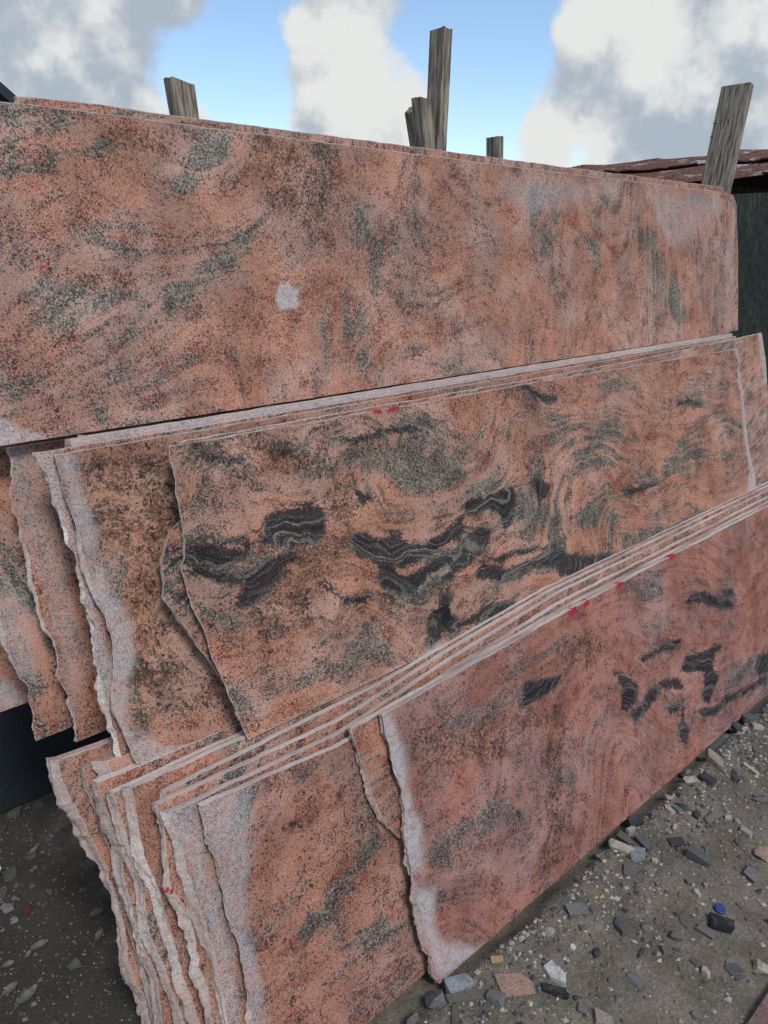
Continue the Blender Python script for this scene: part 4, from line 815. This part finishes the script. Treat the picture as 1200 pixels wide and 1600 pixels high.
# slab of the facing row, across the aisle
make_slab({'par': (.33, 0.01, -60.), 'left': [(1.335, 0), (1.36, .6)], 'flow': [((1.4, .1), (1.8, .3))], 'dust': [[(1.2, -.1), (4, -.1), (4, .3), (1.2, .3)]]},
          'pinkish grey slab corner of the facing row across the dirt', top=((1, .30), (4, .30)), right=3.6, seed=61, thick=-.02, tone=(.8, .85, .9), group='slabs of the facing row')


def box_slab(name, label, cat, mat, x0, x1, h, th, y0, z0, lean, seed):
    nx_, nz_ = 40, 14
    bm = bmesh.new()
    xs = np.linspace(x0, x1, nx_); zs = np.linspace(0, h, nz_)
    me = bpy.data.meshes.new(name)
    V, F = [], []
    for yy in (0, th):
        for j, zz in enumerate(zs):
            for i, xx in enumerate(xs):
                ex = .006 * float(fbm(zz * 12, i * 9., seed, 2)) if i in (0, nx_ - 1) else 0
                ez = .004 * float(fbm(xx * 9, j * 9., seed, 2)) if j == nz_ - 1 else 0
                V.append((xx - x0 + ex, yy, zz + ez))
    g = lambda s, j, i: s * nx_ * nz_ + j * nx_ + i
    for j in range(nz_ - 1):
        for i in range(nx_ - 1):
            F.append((g(0, j, i), g(0, j, i + 1), g(0, j + 1, i + 1), g(0, j + 1, i)))
            F.append((g(1, j, i), g(1, j + 1, i), g(1, j + 1, i + 1), g(1, j, i + 1)))
    for j in range(nz_ - 1):
        F.append((g(0, j, 0), g(0, j + 1, 0), g(1, j + 1, 0), g(1, j, 0)))
        F.append((g(0, j, nx_ - 1), g(1, j, nx_ - 1), g(1, j + 1, nx_ - 1), g(0, j + 1, nx_ - 1)))
    for i in range(nx_ - 1):
        F.append((g(0, nz_ - 1, i), g(0, nz_ - 1, i + 1), g(1, nz_ - 1, i + 1), g(1, nz_ - 1, i)))
        F.append((g(0, 0, i), g(1, 0, i), g(1, 0, i + 1), g(0, 0, i + 1)))
    me.from_pydata(V, [], F)
    bm.free()
    o = link(name, me, mat, loc=(x0, y0, z0), rot=(-R(lean), 0, 0))
    return tag(o, label, cat, kind='thing')


box_slab('black_slab', 'black polished granite slab standing on dirt under the overhanging slabs', 'slab', M_BLACK, -.35, 1.3, .62, .02, 2.10, 0, 18, 3)
box_slab('dark_slab', 'tall dark green rough stone slab standing beside the leaning plank', 'slab', M_DARKGRAN, 4.21, 6.2, 1.885, .03, 1.96, 0, 1.5, 5)


# ------------------------------------------------------------------ wooden posts
def post(label, base, topp, sx, sy, seed, cut=0.0, name='wooden_post', cat='post', zmin=None, rotz=0.0):
    b, tp = Vector(base), Vector(topp)
    if zmin is not None:
        b = b + (tp - b) * ((zmin - b.z) / (tp.z - b.z))
    L = (tp - b).length
    rng = random.Random(seed)
    n = max(6, int(L / .04))
    V, F = [], []
    prof = [(-.5, -.5), (-.46, -.53), (-.1, -.5), (.25, -.51), (.46, -.53), (.5, -.46), (.5, 0), (.49, .46), (.46, .5), (0, .5), (-.46, .5), (-.5, .46), (-.51, .05), (-.5, -.25)]
    m = len(prof)
    for k in range(n + 1):
        z = L * k / n
        for q, (a, c) in enumerate(prof):
            r1 = float(fbm(z * 9, q * .45 + seed, seed, 3)) * .0035
            dz = 0
            if k == n: dz = cut * a + rng.uniform(-.0018, .0015)
            V.append((a * sx + r1, c * sy + r1 * .8, z + dz))
    for k in range(n):
        for q in range(m):
            F.append((k * m + q, k * m + (q + 1) % m, (k + 1) * m + (q + 1) % m, (k + 1) * m + q))
    F.append(tuple(range(n * m, n * m + m)))
    F.append(tuple(range(m - 1, -1, -1)))
    me = bpy.data.meshes.new(name)
    me.from_pydata(V, [], F)
    o = link(name, me, M_WOOD, loc=b)
    qt = (tp - b).to_track_quat('Z', 'Y')
    o.rotation_euler = (qt @ __import__('mathutils').Quaternion((0, 0, 1), rotz)).to_euler() if rotz else Vector((0, 0, 1)).rotation_difference(tp - b).to_euler()
    return tag(o, label, cat, 'wooden posts behind the slabs')


post('short weathered post with a chipped top standing alone above the big slab', (1.139, 1.86, -.02), (.974, 1.86, 1.985), .062, .036, 1, -.015)
post('tallest square weathered post rising beside two short boards', (1.783, 1.86, -.02), (1.872, 1.86, 2.237), .037, .062, 2)
sb = post('short split board nailed against the tallest post', (2.064, 1.797, -.02), (1.731, 1.797, 2.025), .046, .040, 3, -.01, name='wooden_board', cat='board', zmin=1.50)
post('short board peeping out behind the split board', (2.368, 1.93, -.02), (1.815, 1.93, 2.022), .026, .040, 4, .012, name='wooden_board', cat='board', zmin=1.45)
post('stubby square post end beside the tallest post', (2.296, 1.86, -.02), (2.145, 1.86, 1.964), .038, .046, 5)
pl = post('wide leaning weathered plank with bent nails beside the dark slab', (3.453, 1.86, -.02), (3.860, 1.86, 2.328), .040, .135, 6, 0, name='wooden_plank', cat='plank')


def cyl_mesh(name, r, h, seg=8):
    bm = bmesh.new()
    bmesh.ops.create_cone(bm, cap_ends=True, segments=seg, radius1=r, radius2=r, depth=h)
    me = bpy.data.meshes.new(name)
    bm.to_mesh(me); bm.free()
    return me


nail_me = cyl_mesh('nail', .0025, .035, 6)
for zz in (2.20, 2.14):
    link('nail', nail_me, M_NAIL, parent=pl, loc=(-.03, .055, zz * 1.008), rot=(0, R(80), 0))
# iron strap in the split of the short board
link('nail', nail_me, M_NAIL, parent=sb, loc=(.0, -.025, .30), rot=(R(85), 0, 0))


# ------------------------------------------------------------------ rusty shed behind
def part_box(name, x0, x1, y0, y1, z0, z1, mat, parent, jit=0.0, seed=0):
    rng = random.Random(seed)
    me = bpy.data.meshes.new(name)
    V = [(x + rng.uniform(-jit, jit), y + rng.uniform(-jit, jit), z + rng.uniform(-jit, jit)) for z in (z0, z1) for y in (y0, y1) for x in (x0, x1)]
    F = [(0, 2, 3, 1), (4, 5, 7, 6), (0, 1, 5, 4), (2, 6, 7, 3), (1, 3, 7, 5), (0, 4, 6, 2)]
    me.from_pydata(V, [], F)
    return link(name, me, mat, parent=parent)


shed = link('shed', None, loc=(6.6, 4.0, 0))
tag(shed, 'low open shed with a ragged rusty corrugated roof behind the slabs', 'shed')


def corr_sheet(x0, x1, y0, y1, z0, z1, seed, dz=0.0, pitch=.076, amp=.011):
    """corrugated sheet rising from x0 to x1, ridges along y, torn lower edge"""
    rng = random.Random(seed)
    nx_, ny_ = int((x1 - x0) / .0127), 26
    V, F = [], []
    for j in range(ny_):
        y = y0 + (y1 - y0) * j / (ny_ - 1)
        sag = -.018 * math.sin(math.pi * j / (ny_ - 1)) + .012 * float(fbm(y * 4, seed, seed, 2))
        tear = .10 * max(0, float(fbm(y * 7, seed * 2.2, seed + 4, 3)))
        for i in range(nx_):
            x = x0 + (x1 - x0) * i / (nx_ - 1)
            if i == 0: x += tear
            z = z0 + (z1 - z0) * (x - x0) / (x1 - x0)
            droop = -.05 * max(0, float(fbm(y * 5, seed * 3.2, seed + 7, 2))) * max(0, 1 - (x - x0) / .12)
            V.append((x - 6.6, y - 4.0, z + dz + sag + droop + amp * math.sin(2 * math.pi * x / pitch)))
    for j in range(ny_ - 1):
        for i in range(nx_ - 1):
            a = j * nx_ + i
            F.append((a, a + 1, a + nx_ + 1, a + nx_))
    me = bpy.data.meshes.new('roof_sheet')
    me.from_pydata(V, [], F)
    o = link('roof_sheet', me, M_RUST, parent=shed)
    so = o.modifiers.new('thickness', 'SOLIDIFY'); so.thickness = .002
    return o


for k in range(5):
    ya = 1.7 + k * .85
    corr_sheet(6.0 + .05 * (k % 2), 6.85, ya, ya + .93, 2.125 + .004 * (k % 3), 2.30, 10 + k, .004 * (k % 2))
    corr_sheet(6.72, 7.6, ya + .1, ya + 1.02, 2.30, 2.46, 30 + k, .016 + .004 * (k % 2))
for k in range(4):
    part_box('rafter', 6.1 - 6.6, 7.5 - 6.6, 1.75 + k * 1.3 - 4, 1.81 + k * 1.3 - 4, 2.02, 2.09, M_WOOD_DARK, shed, .005, k)
part_box('eave_beam', 6.25 - 6.6, 6.31 - 6.6, 1.6 - 4, 6.0 - 4, 1.93, 2.01, M_WOOD, shed, .006, 9)
for k in range(34):
    y = 1.5 + k * .145
    part_box('wall_board', 7.45 - 6.6, 7.48 - 6.6, y - 4, y + .138 - 4, 0, 2.40, M_WOOD_DARK, shed, .004, 50 + k)
for k in range(3):
    part_box('corner_post', 6.27 - 6.6, 6.36 - 6.6, 1.65 + k * 2.0 - 4, 1.74 + k * 2.0 - 4, 0, 1.935, M_WOOD_DARK, shed, .006, 90 + k)

# dark roofed building whose roof corner shows beyond the left end of the top slab
hut = link('building', None, loc=(2.0, 10.8, 0))
tag(hut, 'building with a dark pitched metal roof rising behind the big slab', 'building')


def hut_roof():
    V, F = [], []
    prof = [(1.45, 3.20), (-.75, 5.05), (-2.95, 3.20)]
    for yy in (-.4, 4.5):
        for (x, z) in prof: V.append((x, yy, z))
        for (x, z) in prof: V.append((x, yy, z - .14))
    F += [(0, 1, 7, 6), (1, 2, 8, 7), (3, 9, 10, 4), (4, 10, 11, 5), (0, 3, 4, 1), (1, 4, 5, 2), (6, 7, 10, 9), (7, 8, 11, 10), (0, 6, 9, 3), (2, 5, 11, 8)]
    me = bpy.data.meshes.new('roof')
    me.from_pydata(V, [], F)
    link('roof', me, M_METAL, parent=hut)
    me = bpy.data.meshes.new('wall')
    W = [(1.1, 0), (1.1, 3.35), (-.75, 4.88), (-2.6, 3.35), (-2.6, 0)]
    V = [(x, 0, z) for x, z in W] + [(x, 4.2, z) for x, z in W]
    F = [(4, 3, 2, 1, 0), (5, 6, 7, 8, 9)] + [(i, (i + 1) % 5, 5 + (i + 1) % 5, 5 + i) for i in range(5)]
    me.from_pydata(V, [], F)
    link('wall', me, plain('dark_wall', (.05, .045, .05), .8, .2), parent=hut)


hut_roof()

# ------------------------------------------------------------------ loose stones
COL = {'white': (.62, .60, .55), 'pink': (.40, .245, .185), 'black': (.028, .03, .034), 'grey': (.19, .18, .165), 'greybrown': (.15, .135, .11),
       'rock': (.17, .17, .155), 'bluegrey': (.27, .29, .30), 'yellow': (.42, .29, .14), 'cream': (.48, .43, .32), 'slate': (.115, .12, .115),
       'dark': (.055, .058, .064), 'pale': (.38, .36, .33), 'beige': (.38, .31, .24), 'peach': (.42, .29, .215), 'mossgrey': (.16, .16, .125), 'brick': (.20, .05, .04)}


def hull_mesh(name, pts):
    bm = bmesh.new()
    vs_ = [bm.verts.new(p) for p in pts]
    r = bmesh.ops.convex_hull(bm, input=vs_)
    bmesh.ops.delete(bm, geom=list({g for g in r['geom_interior'] + r['geom_unused'] if isinstance(g, bmesh.types.BMVert)}), context='VERTS')
    bmesh.ops.recalc_face_normals(bm, faces=bm.faces)
    me = bpy.data.meshes.new(name)
    bm.to_mesh(me); bm.free()
    me.materials.append(M_ROCK)
    return me


def stone_pts(kind, rng):
    P = []
    if kind in ('block', 'tile'):
        j = .15 if kind == 'block' else .06
        for a in (-.5, .5):
            for b_ in (-.5, .5):
                for c in (0, 1):
                    base = Vector((a + rng.uniform(-j, j), b_ + rng.uniform(-j, j), c + (rng.uniform(-j, j) * 1.4 if c else 0)))
                    ch = rng.uniform(.05, .11)
                    P += [base + Vector((-math.copysign(ch, a), 0, 0)), base + Vector((0, -math.copysign(ch, b_), 0)), base + Vector((0, 0, -ch if c else 0))]
        if kind == 'tile': P = [p for p in P if not (p.x > .3 and p.y > .2)] + [Vector((.5, 0, 1)), Vector((.5, 0, 0)), Vector((.25, .45, 1)), Vector((.25, .45, 0))]
    elif kind == 'shard':
        n = rng.randint(5, 7)
        an = sorted(rng.uniform(0, 6.283) for _ in range(n))
        an = [6.283 * i / n + rng.uniform(-.35, .35) for i in range(n)]
        for a in an:
            r_ = rng.uniform(.40, .56)
            for c, k in ((0, 1.0), (.8, .96), (1.0, .86)):
                P.append(Vector((math.cos(a) * r_ * k, math.sin(a) * r_ * k, c + rng.uniform(-.08, .08) * (c > 0))))
    elif kind == 'tri':
        P = [Vector(p) for p in ((-.5, -.1, .1), (-.1, -.5, 0), (.5, .1, 0), (.1, .5, 0), (-.3, .2, 0), (.2, -.1, 1), (.3, .12, .85), (-.1, .05, .6))]
    else:
        for _ in range(16):
            v = Vector((rng.gauss(0, 1), rng.gauss(0, 1), rng.gauss(0, 1))).normalized()
            v = Vector((v.x * .52, v.y * .52, .42 + v.z * .58)) * rng.uniform(.86, 1.05)
            P.append(Vector((v.x, v.y, max(0, v.z))))
    return P


for k, (x, y, ln, wd, hg, angle, kind, cname, nm, lab) in enumerate(STONES):
    rng = random.Random(100 + k)
    me = hull_mesh(nm, stone_pts(kind, rng))
    z = float(ground_z(x, y))
    o = link(nm, me, None, loc=(x, y, z - .002 - .14 * hg), rot=(rng.uniform(-.16, .16), rng.uniform(-.14, .14), angle), scl=(ln, wd, hg))
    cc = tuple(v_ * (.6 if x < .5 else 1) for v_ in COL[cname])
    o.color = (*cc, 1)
    tag(o, lab, 'stone', 'distinct stones lying on the dirt')

rng = random.Random(7)
protos = [(kd, hull_mesh('stone_chip', stone_pts(kd, random.Random(500 + q)))) for q, kd in enumerate(['block', 'shard', 'round', 'round', 'shard', 'block', 'round', 'shard', 'block', 'round'])]
KINDS = [('grey', 'small grey stone chip among the loose chips on the dirt', .26), ('greybrown', 'small brown grey stone chip among the loose chips on the dirt', .26),
         ('cream', 'small cream stone chip among the loose chips on the dirt', .15), ('dark', 'small dark stone chip among the loose chips on the dirt', .12),
         ('pale', 'small pale grey stone chip among the loose chips on the dirt', .12), ('slate', 'small slate coloured stone chip among the loose chips on the dirt', .09)]
TINT = {'grey': 'grey', 'greybrown': 'brown grey', 'cream': 'cream', 'dark': 'near black', 'pale': 'pale grey', 'slate': 'slate coloured'}
taken = [(s[0], s[1], max(s[2], s[3]) * .6) for s in STONES]


def pick_spot(rng):
    q = rng.random()
    if q < .46:                                            # band at the slab foot
        return rng.uniform(.80, 3.6), .835 - abs(rng.gauss(0, .10)) - .02
    if q < .78:                                            # open dirt
        return rng.uniform(.85, 3.4), rng.uniform(.34, .82)
    x = rng.uniform(-.1, .36)                              # dirt left of the stack
    return x, rng.uniform(1.25, 2.08)


n_done = 0
while n_done < 215:
    x, y = pick_spot(rng)
    if y < .36 and x > 1.3: continue
    sz = .008 + rng.random() ** 2.2 * .030
    if x > 2.2: sz *= 1.35
    if any((x - a) ** 2 + (y - b_) ** 2 < (r_ + sz * .5) ** 2 for a, b_, r_ in taken): continue
    taken.append((x, y, sz * .55))
    r0, acc = rng.random(), 0
    for cname, lab, wgt in KINDS:
        acc += wgt
        if r0 < acc: break
    if x < .5 and cname in ('cream', 'pale') and rng.random() < .7: cname, lab = 'slate', KINDS[5][1]
    kd, me = rng.choice(protos)
    where = 'on shaded dirt left of the slab ends' if x < .6 else ('against the foot of the front slab' if y > .70 else ('near the facing row' if y < .45 else 'on the open dirt of the aisle'))
    lab = ('tiny ' if sz < .014 else ('small ' if sz < .024 else 'larger ')) + TINT[cname] + ' ' + {'block': 'angular block', 'shard': 'flat flake', 'round': 'lumpy pebble'}[kd] + ' ' + where
    z = float(ground_z(x, y))
    o = link('stone_chip', me, None, loc=(x, y, z - sz * .16), rot=(rng.uniform(-.2, .2), rng.uniform(-.2, .2), rng.uniform(0, 6.28)),
             scl=(sz, sz * rng.uniform(.55, .95), sz * rng.uniform(.35, .7)))
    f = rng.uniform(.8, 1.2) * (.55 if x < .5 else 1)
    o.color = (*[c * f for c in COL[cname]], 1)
    tag(o, lab, 'stone', 'loose stone chips on the dirt')
    n_done += 1


def gravel():
    rng = random.Random(21)
    V, F, C = [], [], []
    octa = [(1, 0, 0), (0, 1, 0), (-1, 0, 0), (0, -1, 0), (.1, .1, .9), (-.1, 0, -.4)]
    of = [(0, 1, 4), (1, 2, 4), (2, 3, 4), (3, 0, 4), (1, 0, 5), (2, 1, 5), (3, 2, 5), (0, 3, 5)]
    pal = [COL[c] for c in ('grey', 'greybrown', 'cream', 'pale', 'dark', 'mossgrey', 'beige', 'greybrown')]
    for k in range(13000):
        x, y = pick_spot(rng)
        if x < .5 and rng.random() < .5: continue
        s = .0014 + rng.random() ** 4 * .0085
        if x > 2.2: s *= 1.4
        z = float(ground_z(x, y))
        a = rng.uniform(0, 6.28); ca, sa = math.cos(a), math.sin(a)
        n0 = len(V); ay = rng.uniform(.5, 1); az = rng.uniform(.4, .9)
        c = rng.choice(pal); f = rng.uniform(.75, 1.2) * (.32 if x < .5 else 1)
        for (p, q, r_) in octa:
            p, q, r_ = p * s * rng.uniform(.7, 1.2), q * s * ay * rng.uniform(.7, 1.2), r_ * s * az
            V.append((x + p * ca - q * sa, y + p * sa + q * ca, z + r_ + s * .2))
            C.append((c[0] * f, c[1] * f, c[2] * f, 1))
        F += [tuple(n0 + i for i in tri) for tri in of]
    me = bpy.data.meshes.new('gravel')
    me.from_pydata(V, [], F)
    at = me.attributes.new('tint', 'FLOAT_COLOR', 'POINT')
    at.data.foreach_set('color', np.array(C, np.float32).ravel())
    m, t = new_mat('gravel')
    g = t.n('ShaderNodeNewGeometry').outputs['Position']
    tc = t.n('ShaderNodeAttribute', attribute_name='tint').outputs['Color']
    principled(t, t.mix(t.ss(t.noise(g, 300, 3), .4, .7), tc, t.mix(.6, tc, (.10, .09, .075))), .85, .2)
    tag(link('gravel', me, m), 'fine stone grit scattered over the dirt', kind='stuff')


gravel()

# ------------------------------------------------------------------ dry leaves, blue disc, scrap of plastic
for k, (x, y, ln, wd, angle, lab) in enumerate(LEAVES):
    rng = random.Random(900 + k)
    V, F = [], []
    n = 9
    curl = rng.uniform(.08, .22)
    for i in range(n):
        s = i / (n - 1)
        wv = wd * .5 * math.sin(math.pi * min(1, max(0, s * .96 + .02))) ** .8
        zc = .006 + curl * ln * (s - .5) ** 2 + rng.uniform(-.001, .001)
        V += [((s - .5) * ln, -wv, zc + .004), ((s - .5) * ln, 0, zc), ((s - .5) * ln, wv, zc + .004 + rng.uniform(0, .003))]
    for i in range(n - 1):
        a = i * 3
        F += [(a, a + 3, a + 4, a + 1), (a + 1, a + 4, a + 5, a + 2)]
    b0 = len(V)
    V += [(-.5 * ln, -.0007, .008), (-.5 * ln, .0007, .008), (-.78 * ln, .0007 + .1 * wd, .004), (-.78 * ln, -.0007 + .1 * wd, .004)]
    F.append((b0, b0 + 1, b0 + 2, b0 + 3))
    me = bpy.data.meshes.new('dry_leaf')
    me.from_pydata(V, [], F)
    o = link('dry_leaf', me, M_LEAF, loc=(x, y, float(ground_z(x, y)) + .002), rot=(0, 0, angle))
    so = o.modifiers.new('thickness', 'SOLIDIFY'); so.thickness = .0006
    tag(o, lab, 'leaf', 'dry leaves on the dirt')


def bottle_cap():
    bm = bmesh.new()
    prof = [(0.0, .0075), (.0115, .0075), (.0135, .0065), (.0142, .003), (.0145, 0)]
    seg = 28
    rings = []
    for r_, z in prof:
        if r_ == 0:
            rings.append([bm.verts.new((0, 0, z))]); continue
        rings.append([bm.verts.new((math.cos(6.2832 * i / seg) * r_ * (1 + .012 * (i % 2)), math.sin(6.2832 * i / seg) * r_ * (1 + .012 * (i % 2)), z)) for i in range(seg)])
    for i in range(seg):
        bm.faces.new((rings[0][0], rings[1][i], rings[1][(i + 1) % seg]))
        for k in range(1, len(rings) - 1):
            bm.faces.new((rings[k][i], rings[k + 1][i], rings[k + 1][(i + 1) % seg], rings[k][(i + 1) % seg]))
    me = bpy.data.meshes.new('bottle_cap')
    bm.to_mesh(me); bm.free()
    tag(link('bottle_cap', me, M_BLUE, loc=(1.602, .51, float(ground_z(1.602, .51)) + .002), rot=(R(10), R(-8), 0)),
        'round blue plastic bottle cap on the dirt beside a black block', 'bottle cap')


bottle_cap()


def scrap():
    V, F = [], []
    n, m = 8, 5
    for i in range(n):
        for j in range(m):
            a, b_ = i / (n - 1) - .5, j / (m - 1) - .5
            V.append((a * .06 + .006 * float(fbm(i * 1.3, j * 1.1, 3, 2)), b_ * .035, .012 + .022 * float(fbm(i * .9, j * .9, 8, 3))))
    for i in range(n - 1):
        for j in range(m - 1):
            q = i * m + j
            F.append((q, q + m, q + m + 1, q + 1))
    me = bpy.data.meshes.new('plastic_scrap')
    me.from_pydata(V, [], F)
    o = link('plastic_scrap', me, M_LILAC, loc=(.225, 1.85, .004), rot=(0, 0, 1.1))
    so = o.modifiers.new('thickness', 'SOLIDIFY'); so.thickness = .0008
    tag(o, 'crumpled pale lilac plastic scrap on shaded dirt', 'scrap')


scrap()
